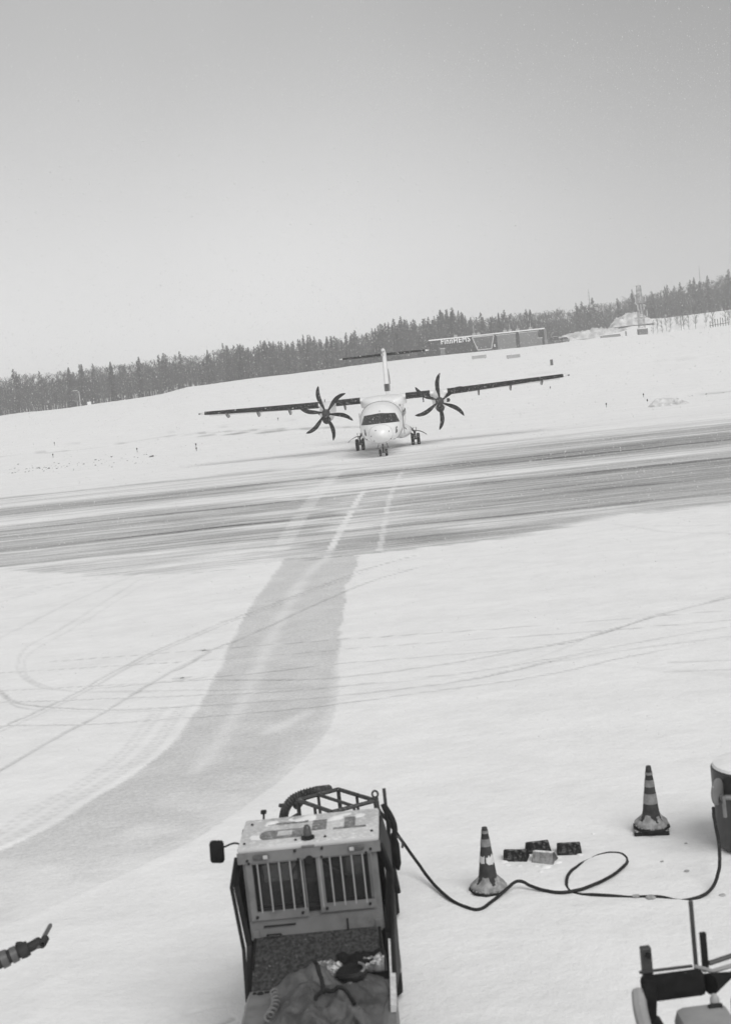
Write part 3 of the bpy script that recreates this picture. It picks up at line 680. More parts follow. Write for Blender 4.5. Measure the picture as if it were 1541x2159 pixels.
for d_ in (-.20, .20): wheel_at(leg, d_, 1.75, .225, .17)
for s_ in (-1, 1): MB().box((s_*.30, 1.9, .68), (.02, .9, .32), Euler((0, R(-14*s_), 0))).build('gear_door', dark, leg)
MB().box((0, 1.62, .62), (.14, .08, .09), bev=.02).build('taxi_light', steel, leg)
for y_, h in ((5.5, .3), (8.0, .22)): MB().prism([(y_, 3.5), (y_+.25, 3.52+h), (y_+.4, 3.52+h), (y_+.45, 3.5)], .03, lambda u, v, w: Vector((-.015+w, u, v))).build('antenna', paint, AC)

# ------------------------------------------------------------------ TUG in the foreground, seen over its cab roof
tp = mat('tug_paint_shaded', .155, .5, var=.12, scale=5, dirt=.5, bump=.15); tpl = mat('tug_paint_lit', .52, .5, var=.08, scale=4, dirt=.3, snow=.5); tdk = mat('tug_black_trim', .014, .65, var=.3, scale=10, snow=.05, spec=.25)  # one paint, two tones: shade put into the face, skylight and snow into roof
tdark2 = mat('tug_frame_metal', .045, .6, var=.3, scale=10, snow=.28, spec=.3); rubber = mat('rubber', .012, .85, var=.3, scale=12, snow=.05, spec=.15); lens = mat('lamp_lens', .07, .3, var=.2, scale=30); cream = mat('lens_clear', .40, .3)
grain = mat('grip_sheet', .04, .9, var=.5, scale=40, snow=.12, bump=.6, spec=.2); tarp = mat('canvas_cover', .075, .7, var=.5, scale=4, snow=.10, bump=.5, dirt=.6)
mglass = bpy.data.materials.new('window_glass'); mglass.use_nodes = True
_p = mglass.node_tree.nodes['Principled BSDF']; _p.inputs['Base Color'].default_value = (.10, .10, .10, 1); _p.inputs['Roughness'].default_value = .06; _p.inputs['Transmission Weight'].default_value = 0
_t = N(mglass.node_tree, 'ShaderNodeBsdfTransparent'); _t.inputs[0].default_value = (.62, .62, .62, 1); _m = N(mglass.node_tree, 'ShaderNodeMixShader'); _m.inputs[0].default_value = .25
mglass.node_tree.links.new(_t.outputs[0], _m.inputs[1]); mglass.node_tree.links.new(_p.outputs[0], _m.inputs[2]); mglass.node_tree.links.new(_m.outputs[0], mglass.node_tree.nodes['Material Output'].inputs[0])
TX, TY = -.745, 10.27
TUG = empty('tug', (TX, TY, 0.), R(-1.2), 'light painted apron tug with barred cab window and beacon, parked on the snow', 'tug')
# tug frame: x right, y away from viewer, z up; cab front face at y=0
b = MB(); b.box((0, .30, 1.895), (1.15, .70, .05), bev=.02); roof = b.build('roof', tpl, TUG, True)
MB().prism([(-.58, 0), (.58, 0), (.58, .085), (-.58, .085)], .02, lambda u, v, w: Vector((u, -.028-w+.0+v*.10-.01, 1.79+v))).build('visor', tp, TUG)
# roof markings, partly rubbed off
rm = mat('roof_marking', .16, .7, var=.3, scale=14, snow=.35, dirt=.3)
def flat(poly, z, name, m_, par): return MB().prism(poly, .004, lambda u, v, w: Vector((u, v, z+w))).build(name, m_, par)
flat([(-.36+.05*math.cos(a)-(.0), .20+.10*math.sin(a)) for a in np.linspace(math.pi/2, 3*math.pi/2, 8)]+[(-.05, .10), (-.05, .30)], 1.921, 'roof_number', rm, TUG)
flat([(-.26, .15), (-.14, .15), (-.14, .26), (-.26, .26)], 1.9255, 'roof_number', tpl, TUG)
flat([(.02, .22), (.14, .22), (.14, .46), (.02, .46)], 1.921, 'roof_number', rm, TUG)
flat([(.20, .19), (.47, .19), (.47, .225), (.20, .225)], 1.921, 'roof_number', rm, TUG); flat([(.29, .225), (.38, .225), (.38, .46), (.29, .46)], 1.921, 'roof_number', rm, TUG)
flat([(-.36, .44), (-.02, .44), (-.02, .48), (-.36, .48)], 1.921, 'roof_number', rm, TUG)
def plate_with_hole(x0, x1, z0, z1, hx0, hx1, hz0, hz1, y0, th, rad=.04):
    bm = MB()
    bm.box(((x0+hx0)/2, y0, (z0+z1)/2), (hx0-x0, th, z1-z0)); bm.box(((x1+hx1)/2, y0, (z0+z1)/2), (x1-hx1, th, z1-z0))
    bm.box(((hx0+hx1)/2, y0, (hz1+z1)/2), (hx1-hx0, th, z1-hz1)); bm.box(((hx0+hx1)/2, y0, (z0+hz0)/2), (hx1-hx0, th, hz0-z0)); return bm
cabf = plate_with_hole(-.545, .545, 1.13, 1.87, -.46, .46, 1.36, 1.775, 0, .03).build('cab_front_panel', tp, TUG)
gl = MB().box((0, .012, 1.57), (.93, .006, .42)).build('windshield', mglass, TUG)
sm = MB()
for a0, a1 in (((-.455, 1.375), (.455, 1.375)), ((-.455, 1.77), (.455, 1.77)), ((-.455, 1.375), (-.455, 1.77)), ((.455, 1.375), (.455, 1.77))):
    sm.tube([(a0[0], -.004, a0[1]), (a1[0], -.004, a1[1])], .018, 6)
for cx_, cz_ in ((-.44, 1.39), (.44, 1.39), (-.44, 1.755), (.44, 1.755)): sm.box((cx_, -.004, cz_), (.05, .03, .05), bev=.012)
sm.build('window_seal', tdk, TUG, True)
# guard grille: two bolted frames with upright bars
for x0, x1, z1_ in ((-.52, -.05, 1.305), (.05, .50, 1.325)):
    gf = plate_with_hole(x0, x1, z1_, 1.80, x0+.05, x1-.008, z1_+.07, 1.775, -.042, .012).build('guard_frame', tp, TUG)
    n = 5; bar = MB().box((0, 0, 0), (.012, .010, .415)).mesh('guard_bar', mat('bar_paint', .27, .5, var=.1))
    for k in range(n):
        xk = (-.425+k*.088) if x0 < 0 else (.075+k*.088)
        inst('guard_bar', bar, (xk, -.045, 1.575), parent=gf)
    for bx, bz in ((x0+.05, z1_+.03), (x1-.05, z1_+.035), (x0+.03 if x0 < 0 else x0+.05, 1.79), (x1-.04, 1.79)):
        MB().lathe([(0, -.012), (.011, -.012), (.013, .006), (0, .006)], (bx, -.05, bz), 'y', 8).build('bolt', tdk, gf)
for bx, bz in ((-.11, 1.865), (.11, 1.865), (-.50, 1.82), (.50, 1.82)): MB().lathe([(0, -.012), (.010, -.012), (.012, .006), (0, .006)], (bx, -.056, bz-.005), 'y', 8).build('bolt', tdk, TUG)
for bx, by in ((-.52, .04), (.52, .06), (-.10, .02), (.14, .03), (-.5, .5)): MB().lathe([(0, 0), (.012, 0), (.010, .012), (0, .012)], (bx, by, 1.92), 'z', 8).build('bolt', tdk, TUG)
for bx, sgn in ((-.385, 1), (.385, -1)):                 # marker lamps in the visor
    l_ = MB().box((bx, -.066, 1.838), (.125, .02, .040), Euler((R(-6), 0, 0)), bev=.009).build('marker_lamp', lens, TUG, True)
    MB().box((bx+sgn*.036, -.074, 1.838), (.036, .010, .030), Euler((R(-6), 0, 0))).build('clear_lens', cream, l_)
bc = MB().lathe([(0, 0), (.055, 0), (.055, .018), (.036, .022), (.036, .03)], (0.0, .035, 1.92), 'z', 20).build('beacon', tdk, TUG, True)
MB().lathe([(.034, .022), (.036, .05), (.030, .095), (.014, .115), (0, .12)], (0.0, .035, 1.92), 'z', 20).build('beacon_dome', lens, bc, True)
MB().box((0.0, -.03, 1.888), (.105, .06, .016), bev=.005).build('beacon_bracket', tp, bc)
MB().lathe([(0, -.01), (.035, -.01), (.04, .02), (0, .02)], (0, -.055, 1.775), 'y', 14).build('wiper_motor', tdk, TUG, True)
MB().tube([(0.08, -.022, 1.74), (.16, -.02, 1.68), (.30, -.022, 1.60)], .007, 5).build('wiper', tdk, TUG)
# cab shell: sides, pillars, rear wall, floor, inside
for s_ in (-1, 1):
    MB().loft([[Vector((s_*.548, 0.005, 1.86)), Vector((s_*.575, .60, 1.86)), Vector((s_*.60, .60, 1.86)), Vector((s_*.572, -.02, 1.86))],
               [Vector((s_*.60, 0.005, 1.60)), Vector((s_*.62, .62, 1.60)), Vector((s_*.645, .62, 1.60)), Vector((s_*.64, -.02, 1.60))],
               [Vector((s_*.545, -.03, 1.10)), Vector((s_*.61, .62, 1.10)), Vector((s_*.635, .62, 1.10)), Vector((s_*.59, -.04, 1.10))],
               [Vector((s_*.545, -.40, .72)), Vector((s_*.60, .62, .5)), Vector((s_*.62, .62, .5)), Vector((s_*.585, -.42, .72))]]).build('side_panel', tdk, TUG)
    MB().tube([(s_*.59, -.03, 1.84), (s_*.655, -.03, 1.60), (s_*.605, -.10, 1.1), (s_*.585, -.36, .78)], .017, 6).build('door_frame', tdk, TUG)
plate_with_hole(-.57, .57, 1.05, 1.86, -.47, .47, 1.36, 1.80, .63, .02).build('rear_wall', tp, TUG)
MB().box((0, .63, 1.58), (.94, .006, .44)).build('rear_window', mglass, TUG)
MB().box((0, .33, 1.10), (1.08, .6, .02)).build('cab_floor', tdk, TUG)
st = MB().lathe([(.0, 0), (.02, 0)], (0, 0, 0)); b = MB()
ringp = [Vector((-.02+.17*math.cos(a), .20+.05*math.sin(a), 1.52+.15*math.sin(a))) for a in np.linspace(0, 2*math.pi, 25)]
b.tube(ringp, .014, 6, False); b.tube([(-.02, .2, 1.52), (-.02, .12, 1.32)], .02, 6); b.tube([ringp[3], ringp[15]], .010, 5); b.tube([ringp[0], ringp[12]], .010, 5); b.build('steering_wheel', tdk, TUG, True)
sb = MB().box((.05, .42, 1.42), (.42, .12, .5), bev=.05).box((.05, .28, 1.22), (.42, .36, .12), bev=.04).build('seat', rubber, TUG, True)
MB().box((0, .03, 1.36), (.9, .12, .05), bev=.01).build('dashboard', tdk, TUG)
MB().box((0, -.018, 1.215), (1.08, .012, .165)).build('cowl', tp, TUG)
def drift(x0, x1, y0, y1, z, h_, seed, par=TUG):
    nx, ny = 40, 12; vs_ = []; fs = []
    for i in range(nx+1):
        for j in range(ny+1):
            u, v = i/nx, j/ny; e_ = min(1, 7*min(u, 1-u))*min(1, 3.5*min(v, 1-v)+0.)
            k_ = float(fbm(np.array([u*(x1-x0)*9+seed]), np.array([v*(y1-y0)*9+seed]), 4)[0]); vs_.append((x0+(x1-x0)*u, y0+(y1-y0)*v, z-.006+h_*(k_-.38)*e_*2.2))
    for i in range(nx):
        for j in range(ny): a_ = i*(ny+1)+j; fs.append((a_, a_+ny+1, a_+ny+2, a_+1))
    return MB().add(vs_, fs).build('snow_drift', snow_t, par, True)
snow_t = mat('settled_snow', .80, .85, var=.06, scale=14, bump=.5, spec=.15)
drift(-.56, .56, .38, .645, 1.921, .018, 3); drift(-.54, -.18, .05, .36, 1.921, .010, 8); drift(.12, .55, .24, .42, 1.921, .011, 14)
MB().box((-.30, -.035, 1.245), (.26, .006, .012)).build('cowl_seam', tdk, TUG); MB().box((.25, -.035, 1.20), (.012, .006, .10)).build('cowl_seam', tdk, TUG)
h = MB().tube([(-.41, -.03, 1.165), (-.41, -.065, 1.185), (-.30, -.065, 1.185), (-.30, -.03, 1.165)], .008, 6).build('grab_handle', tdk, TUG)
for s_ in (-1, 1): MB().box((s_*.50, -.03, 1.17), (.055, .010, .10), bev=.004).build('corner_plate', tp, TUG)
# sloping dark grip sheet, then the lower hood with vent openings and a canvas cover
MB().prism([(-.505, -.03), (.515, -.03), (.53, -.30), (-.52, -.30)], .012, lambda u, v, w: Vector((u, v, 1.145+(v+.03)*.55+w))).build('grip_sheet', grain, TUG)
MB().prism([(-.525, -.30), (-.02, -.30), (-.03, -.44), (-.53, -.44)], .012, lambda u, v, w: Vector((u, v, .994+(v+.30)*.75+w))).build('lower_flap', grain, TUG)
MB().box((-.0, -.36, .80), (1.09, .16, .18)).build('recess', tdk, TUG)
for x0, d0 in ((-.51, -.01), (.50, .015)): MB().tube([(x0, -.035, 1.15), (x0+d0, -.30, 1.01)], .012, 5).build('rubber_edge', rubber, TUG)
hd = []
for y_, zt in ((-.445, .90), (-.60, .915), (-1.1, .90), (-1.75, .84), (-1.85, .76)):
    hd.append([Vector((x_, y_, z_)) for x_, z_ in ((-.57, .35), (-.57, zt-.05), (-.54, zt), (.54, zt), (.60, zt-.02), (.60, .35))])
MB().loft(hd).build('hood', tp, TUG)
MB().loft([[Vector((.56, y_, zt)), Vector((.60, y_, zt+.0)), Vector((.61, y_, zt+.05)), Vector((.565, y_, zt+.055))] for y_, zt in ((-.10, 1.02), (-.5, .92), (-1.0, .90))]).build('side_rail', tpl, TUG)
MB().box((.60, -.28, 1.02), (.035, .46, .04), Euler((R(14), 0, 0)), bev=.01).build('slide_rail', tdk, TUG)
for x_, y_, r_ in ((-.50, -.50, .016), (-.455, -.51, .028), (.44, -.47, .026), (.50, -.58, .010)):
    MB().lathe([(0, 0), (r_, 0), (r_*.9, .01), (r_*.5, .012), (0, .012)], (x_, y_, .905), 'z', 14).build('filler_cap', tdk, TUG, True)
MB().box((-.375, -.50, .912), (.095, .024, .012), bev=.005).build('hood_slot', tdk, TUG)
# crumpled canvas cover lying over the hood
def blanket(fn, nu, nv, name, m_, par):
    vs_ = [fn(i/nu, j/nv) for i in range(nu+1) for j in range(nv+1)]; fs = [(i*(nv+1)+j, (i+1)*(nv+1)+j, (i+1)*(nv+1)+j+1, i*(nv+1)+j+1) for i in range(nu) for j in range(nv)]
    o_ = MB().add(vs_, fs).build(name, m_, par, True); md = o_.modifiers.new('thickness', 'SOLIDIFY'); md.thickness = .012; return o_
def fold(x, y): return float(fbm(np.array([x*3.1+40]), np.array([y*2.2+7]), 4)[0]-.5)
def crease(x, y): return 1-2*abs(float(fbm(np.array([x*2.3+11+y*.8]), np.array([y*1.7+3-x*.6]), 4)[0])-.5)*2.2
def can(u, v):
    x = -.36+.88*u; y = -.45-1.0*v
    rg = -.05+.10*v; t_ = max(0, 1-abs(x-rg)/(.36 if x < rg else .50))
    edge = min(1, max(0, min(u, 1-u)*6))
    h_ = .925+(.03+.115*t_)*edge+.075*(crease(x*1.7, y*1.7)-.4)*edge+.05*fold(x*3, y*3)*edge-.03*v
    wx = .05*fold(9, y*2)+.03*math.sin(v*7)
    return Vector((x+wx*(1-edge*.4), y+.06*fold(x*2, 5)*(1-v), max(h_, .918)))
blanket(can, 90, 90, 'canvas_cover', tarp, TUG)
def roll(u, v):
    x = -.02+.54*u; a = v*math.pi; rr = .045+.025*math.sin(u*8.5+.5)+.16*fold(x*2.5, v*.8+u); rr = max(rr, .012)
    return Vector((x+.02*fold(u*9, v), -.37+.10*math.cos(a)-.04*math.sin(u*6)+.05*fold(u*4, v*2), .965+rr*math.sin(a)*1.5))
blanket(roll, 50, 18, 'cloth_roll', mat('snowy_cloth', .10, .85, var=.5, scale=9, snow=.55, bump=.4), TUG)
def roll2(u, v):
    x = .16+.36*u; a = v*math.pi; rr = .05+.12*fold(x*3+4, v*1.5)+.03*math.sin(u*math.pi); rr = max(rr, .01)
    return Vector((x, -.31+.10*math.cos(a)+.04*fold(u*5, v), .985+rr*math.sin(a)*1.3))
blanket(roll2, 30, 14, 'cloth_roll', rubber, TUG)
b = MB(); b.lathe([(0, 0), (.10, 0), (.12, .02), (.12, .05), (.10, .07), (.06, .05), (0, .05)], (.27, -.52, .975), 'z', 24); b.build('round_vent', tdk, TUG, True)
b = MB(); pts = [(.29+.085*math.cos(a), -.53+.06*math.sin(a), 1.05+.02*math.sin(a)) for a in np.linspace(-.9, 1.1, 10)]; b.tube(pts, .012, 6).build('vent_rim', steel, TUG, True)
MB().tube([can(u_, v_)+Vector((0, 0, .010)) for u_, v_ in zip(np.linspace(.40, .50, 20), np.linspace(.02, .48, 20))], .017, 6, flat=.5).build('strap', tdk, TUG, True)
MB().tube([can(.60+.16*math.cos(a_), .54-.10*math.sin(a_))+Vector((0, 0, .018)) for a_ in np.linspace(math.pi, 0, 16)], .015, 6).build('hose_loop', tdk, TUG, True)
coil = []
for k in range(70): a = k*.62; coil.append((-.33+.028*math.cos(a)+.03*math.sin(k*.05), -.66-k*.0060, .985+.028*math.sin(a)))
MB().tube(coil, .009, 5).build('coiled_cable', mat('pale_cable', .15, .7, snow=.2), TUG, True)
# chassis, wheels, mirror
MB().box((0, -.5, .50), (1.0, 2.6, .30), bev=.03).box((0, 1.2, .62), (1.10, 1.0, .45), bev=.05).build('chassis', tdk, TUG, True)
for x_ in (-.50, .50):
    for y_ in (-1.35, 1.15):
        w_ = MB().lathe([(0, -.08), (.14, -.08), (.15, -.10), (.26, -.10), (.29, -.06), (.30, 0), (.29, .06), (.26, .10), (.15, .10), (.14, .08), (0, .08)], (x_, y_, .30), 'x', 24).build('wheel', tyre, TUG, True)
        MB().lathe([(0, -.11), (.06, -.11), (.13, -.09), (.13, .09), (.06, .11), (0, .11)], (x_, y_, .30), 'x', 14).build('rim', steel, w_, True)
mr_ = MB().box((-.762, .12, 1.855), (.118, .07, .19), Euler((R(4), R(4), R(-6))), bev=.026).build('mirror', rubber, TUG, True)
MB().tube(crv([(-.57, .12, 1.90), (-.62, .12, 1.912), (-.71, .12, 1.885)], 5), .008, 6).build('mirror_arm', tdk, mr_)
MB().box((-.42, .72, 1.955), (.05, .05, .03), bev=.008).tube([(-.42, .66, 1.90), (-.42, .72, 1.95)], .01, 5).build('rear_lamp', tdk, TUG, True)

# ------------------------------------------------------------------ TRAILER with tubular cage behind the tug
CR = empty('trailer', (-.70, 13.5, .03), R(0), 'low trailer with a snowy tubular cage behind the tug', 'trailer')
def L(px, py, z): p = AZ(px, py, z+.03); return Vector((p.x+.70, p.y-13.5, z))
zt = 1.20; A_, B_, C_, D_ = L(713, 1664, zt), L(792, 1688, zt), L(700, 1712, zt), L(628, 1687, zt)
C2 = Vector((C_.x+.03, C_.y-.05, zt))
def rail(a, b_, name='rail', r_=.022, m_=None): return MB().tube([a, b_], r_, 6).build(name, m_ or tdark2, CR, True)
dn = Vector((0, 0, -.26)); dn2 = Vector((0, 0, -.85))
for a, b_ in ((A_, B_), (B_, C_), (C_, D_), (D_, A_)): rail(a, b_); rail(a+dn, b_+dn)
for p in (A_, B_, C_, D_): rail(p, p+dn2, 'post', .024)
for a, b_ in ((A_, B_), (B_, C_), (C_, D_), (D_, A_)): rail(a.lerp(b_, .5), a.lerp(b_, .5)+dn, 'post', .018)
rail(D_.lerp(A_, .5), C_.lerp(B_, .5), 'cross_rail', .018); rail(D_+dn, B_+dn, 'cross_rail', .018)
rp = MB(); rp.tube([B_+Vector((.03, .05, -.75)), B_+Vector((.0, 0, .03))], .03, 8)
rp.tube([B_+Vector((0.03*math.cos(a)-.0, 0, .07+.035*math.sin(a))) for a in np.linspace(0, 2*math.pi, 13)], .012, 6, False); rp.build('lifting_eye_post', tdark2, CR, True)
cen = (A_+B_+C_+D_)/4
MB().box((cen.x, cen.y, .52), (.62, .95, .30), Euler((0, 0, R(25))), bev=.04).build('load_bed', mat('snowy_bed', .25, .8, snow=.8, var=.3), CR, True)
MB().box((cen.x-.05, cen.y, .95), (.30, .10, .05), Euler((0, 0, R(15))), bev=.01).box((cen.x+.02, cen.y+.12, .98), (.22, .09, .05), Euler((0, 0, R(40))), bev=.01).build('cleat', tdark2, CR)
for x_, y_ in ((B_.x+.06, -.35), (D_.x+.02, -.25), (D_.x+.2, .6), (B_.x+.03, .55)):
    w_ = MB().lathe([(0, -.05), (.09, -.05), (.10, -.065), (.17, -.065), (.195, -.03), (.20, 0), (.195, .03), (.17, .065), (.10, .065), (.09, .05), (0, .05)], (x_, y_, .19), 'x', 20).build('wheel', tyre, CR, True)
    MB().lathe([(0, -.07), (.09, -.06), (.09, .06), (0, .07)], (x_, y_, .19), 'x', 12).build('rim', steel, w_, True)
MB().tube([(0, -.9, .45), (0, -1.9, .42)], .035, 6).build('tow_bar', tdark2, CR)
# ribbed duct lying over the cage edge
path = [L(596, 1742, .80), L(598, 1722, .92), L(604, 1702, 1.06), L(618, 1684, 1.16), L(640, 1673, 1.20), L(668, 1667, 1.20), L(694, 1664, 1.12)]
pp = crv(path, 9); rr = [.052 if k % 2 else .036 for k in range(len(pp))]
tag(MB().tube(pp, rr, 10).build('ribbed_hose', tdark2, None, True), 'dark ribbed air duct bent over the cage edge of the trailer', 'hose')
bpy.data.objects['ribbed_hose'].location = (-.70, 13.5, .03)
cb_ = MB()
for k in range(9):
    a = random.random()*6; c_ = L(618+random.uniform(-14, 18), 1703+random.uniform(-14, 16), 1.0); cb_.tube([c_, c_+Vector((.09*math.cos(a), .06*math.sin(a), random.uniform(-.05, .07)))], .022, 6)
cb_.build('couplings', tdark2, CR, True)
rail(Vector((.60, -1.9, 1.25)), Vector((.60, -1.9, 1.83)), 'marker_rod', .018)

# ------------------------------------------------------------------ cables between tug and ground post
def rope(name, pts, r_, label, cat, m_, group=None):
    P = []
    for q in pts:
        px_, py_, h_ = q
        g_ = G(px_, py_)
        if h_ > .03:
            g_ = AZ(px_, py_, g_.z+h_); g_.z = gz(g_.x, g_.y)+h_
        else: g_ = Vector((g_.x, g_.y, gz(g_.x, g_.y)+h_))
        P.append(g_)
    Q = crv(P, 8); Q = [q+Vector((.018*(fbm(np.array([k*.19]), np.array([1.5]), 3)[0]-.5), .018*(fbm(np.array([k*.17+50]), np.array([2.5]), 3)[0]-.5), .012*(fbm(np.array([k*.23+90]), np.array([3.5]), 3)[0]-.5))) for k, q in enumerate(Q)]
    return tag(MB().tube(Q, r_, 8).build(name, m_, None, True), label, cat, group)
cable = mat('black_cable', .010, .6, var=.3, scale=30, snow=.18, spec=.3)
rope('power_cable', [(797, 1700, .95), (812, 1722, .82), (838, 1757, .55), (868, 1802, .25), (903, 1850, .08), (945, 1897, .022), (985, 1917, .015), (1015, 1919, .018), (1048, 1897, .03), (1070, 1872, .08), (1092, 1857, .10), (1120, 1868, .05),
     (1150, 1881, .02), (1190, 1885, .018), (1240, 1873, .018), (1290, 1850, .018), (1313, 1830, .014), (1322, 1812, -.014), (1308, 1798, -.012), (1270, 1799, -.010), (1232, 1815, -.016), (1205, 1836, .002), (1194, 1856, .006), (1196, 1872, -.016), (1215, 1883, -.012),
     (1255, 1887, .004), (1320, 1889, -.012), (1385, 1890, -.004), (1430, 1896, -.015), (1468, 1896, .015), (1500, 1873, .05), (1515, 1835, .16), (1515, 1780, .36), (1506, 1735, .50), (1503, 1700, .60)], .018,
     'long black power cable looping across the snow past the cones', 'cable', cable)
for k, (o_, lb) in enumerate(((0, 'thin black cable hanging closest to the tug roof corner'), (.05, 'thicker black cable hanging just right of the tug roof corner'))):
    P = crv([(-.13+o_*.2, 11.5, 1.75), (-.09+o_, 11.45, 1.55), (-.14+o_, 11.4, 1.25), (-.10+o_*.6, 11.4, .95)], 8); tag(MB().tube(P, .018+.008*k, 6).build('hanging_cable', cable, None, True), lb, 'cable')
pl = empty('cable_plug', (-.06, 11.35, 1.38), 0, 'black cable plug with a hook hanging beside the tug', 'plug')
MB().tube([(0, 0, .14), (.005, 0, .04), (.01, 0, -.14), (.015, 0, -.20)], [.02, .042, .036, .012], 8).build('plug_body', rubber, pl, True)
MB().tube(crv([(.0, 0, .1), (.05, 0, .10), (.075, 0, .05), (.07, 0, .0)], 5), .012, 6).build('hook', tdark2, pl, True)

# ------------------------------------------------------------------ CONES, CHOCKS
cm = mat('cone_rubber', .045, .7, var=.3, scale=12, snow=.2, dirt=.3, spec=.2); cs = mat('cone_stripe', .22, .5, var=.2, scale=20, dirt=.2); cw = mat('cone_worn_film', .62, .5, var=.1, scale=20, dirt=.25); cbase = mat('cone_base', .02, .85, snow=.5, var=.3, spec=.2)
def cone(loc, lab, ragged, tilt, H_=.72):
    c_ = empty('traffic_cone', loc, R(20), lab, 'cone', 'traffic cones beside the cable'); c_.rotation_euler = (R(tilt[0]), R(tilt[1]), R(-22))
    MB().lathe([(0, 0), (.205, 0), (.215, .012), (.21, .040), (.195, .047), (0, .047)], n=9).build('base', cbase, c_, True)
    rad = lambda h: np.interp(h, [.045, .075, .10, .15, H_-.02, H_], [.185, .158, .125, .100, .032, .028])
    MB().lathe([(0, .044)]+[(rad(h), h) for h in np.linspace(.045, H_, 22)]+[(0, H_)], n=28).build('cone_body', cm, c_, True)
    for h0, h1, m_, rag in ((.30, .42, cw if ragged else cs, ragged), (.50, .58, cs, 0), (.64, .67, cs, 0)):
        n = 28; vs_ = []; fs = []
        for j in range(n):
            a = 2*math.pi*j/n; lo_ = h0+(.035*random.random() if rag else 0); hi = h1-(.05*random.random() if rag else 0)
            for h_ in (lo_, hi): r_ = rad(h_)+.003; vs_.append((r_*math.cos(a), r_*math.sin(a), h_))
            for h_ in (lo_, hi): r_ = rad(h_)-.004; vs_.append((r_*math.cos(a), r_*math.sin(a), h_))
        for j in range(n):
            k = (j+1) % n; a, b_ = j*4, k*4
            if rag and j % 9 in (3,): continue
            fs += [(a, b_, b_+1, a+1), (a+2, b_+2, b_+3, a+3), (a+1, b_+1, b_+3, a+3), (a, b_, b_+2, a+2)]
        MB().add(vs_, fs).build('stripe', m_, c_)
    cr_ = []
    for r_, h_ in ((.192, .046), (.188, .066), (.165, .088), (.135, .105), (.108, .135), (.098, .165), (.094, .160)):
        cr_.append([Vector(((r_+.008*math.sin(5*a_+H_*40)+.004*math.sin(11*a_))*math.cos(a_), (r_+.008*math.sin(5*a_+H_*40))*math.sin(a_), h_+(.012*math.sin(3*a_+H_*9)+.006*math.sin(9*a_) if h_ > .1 else 0))) for a_ in np.linspace(0, 2*math.pi, 30, False)])
    MB().loft(cr_, False).build('snow_crust', mat('thin_snow', .30, .9, var=.3, scale=18, spec=.1), c_, True)
    return c_
p = G(1030, 1876); cone(p, 'traffic cone with torn white band, nearer to the tug', True, (1, 2), .70)
p = G(1374, 1752); c2 = cone(p+Vector((0, 0, .05)), 'traffic cone with intact bands, raised on a black slab at the right', False, (2, 2), .74)
tag(MB().box((p.x-.01, p.y, p.z+.025), (.40, .33, .055), Euler((0, 0, R(-10))), bev=.012).build('rubber_slab', cbase, None, True), 'black rubber slab under the right traffic cone', 'slab')
chm = mat('chock_rubber', .016, .85, var=.5, scale=25, snow=.40, bump=.5, spec=.15)
def chock(px_, py_, rz, lab, m_=chm, s=1.):
    g_ = G(px_, py_); b = MB(); w = .28*s
    b.prism([(-.10, 0), (.13, 0), (.05, .115), (-.03, .135)], w, lambda u, v, t_: Vector(((t_-w/2)*(1-.9*v*(1 if t_ > 0 else .25))+random.uniform(-.006, .006), u+random.uniform(-.006, .006), v)))
    o_ = b.build('wheel_chock', m_, None); o_.location = g_-Vector((0, 0, .012)); o_.rotation_euler = (0, 0, rz); tag(o_, lab, 'chock', 'wheel chocks lying on the snow')
    md = o_.modifiers.new('b', 'BEVEL'); md.width = .012; md.segments = 2; return o_
chock(1088, 1812, R(-18), 'black wheel chock nearest to the torn cone, snow at its foot'); chock(1134, 1794, R(2), 'black wheel chock at the back middle of the group')
chock(1200, 1797, R(-8), 'black wheel chock at the right end of the group'); chock(1148, 1815, R(-28), 'wheel chock buried in snow between the other chocks', mat('snow_covered_rubber', .10, .9, snow=.85, var=.5, scale=12, bump=.8), .9)
snowm = mat('snow_lumps', .80, .8, var=.04, scale=6, bump=.6, spec=.2)
def lumps(name, spots, label, kind='stuff', m_=snowm):
    b = MB()
    for g_, r_, fl in spots:
        bm = bmesh.new(); bmesh.ops.create_icosphere(bm, subdivisions=2, radius=1.)
        vs_ = []
        for v in bm.verts:
            k = 1+.5*(fbm(np.array([v.co.x*1.7+g_.x*3+9]), np.array([v.co.y*1.7+v.co.z+g_.y]), 2)[0]-.5); vs_.append(Vector((v.co.x*r_*k, v.co.y*r_*k, v.co.z*r_*fl*k))+g_)
        b.add(vs_, [[v.index for v in f.verts] for f in bm.faces]); bm.free()
    o_ = b.build(name, m_, None, True); return tag(o_, label, kind=kind)
sp = []
for px_, py_, r_ in ((1062, 1818, .06), (1070, 1824, .05), (1095, 1826, .04), (1150, 1828, .06), (1140, 1838, .035), (1175, 1818, .05), (1128, 1815, .04), (1222, 1802, .04), (1050, 1882, .07), (995, 1880, .06), (1130, 1826, .035), (1336, 1758, .05), (1400, 1745, .05), (1250, 1758, .02), (1178, 1808, .03)):
    sp.append((G(px_, py_), r_, .35))
lumps('snow_clods', sp, 'small snow clods around the chocks and cones')
ld = mat('grey_slush', .35, .8, var=.3, scale=20)
sp = [(G(a, b_), r_, .25) for a, b_, r_ in ((1249, 1758, .018), (1447, 1836, .03), (1522, 1887, .035), (1340, 1889, .045), (1372, 1891, .06), (1395, 1816, .02), (830, 1634, .012), (1445, 1778, .02), (430, 1371, .05), (385, 1429, .04), (1160, 1395, .02))]
lumps('slush_clods', sp, 'grey slush clods lying on the snow', m_=ld)

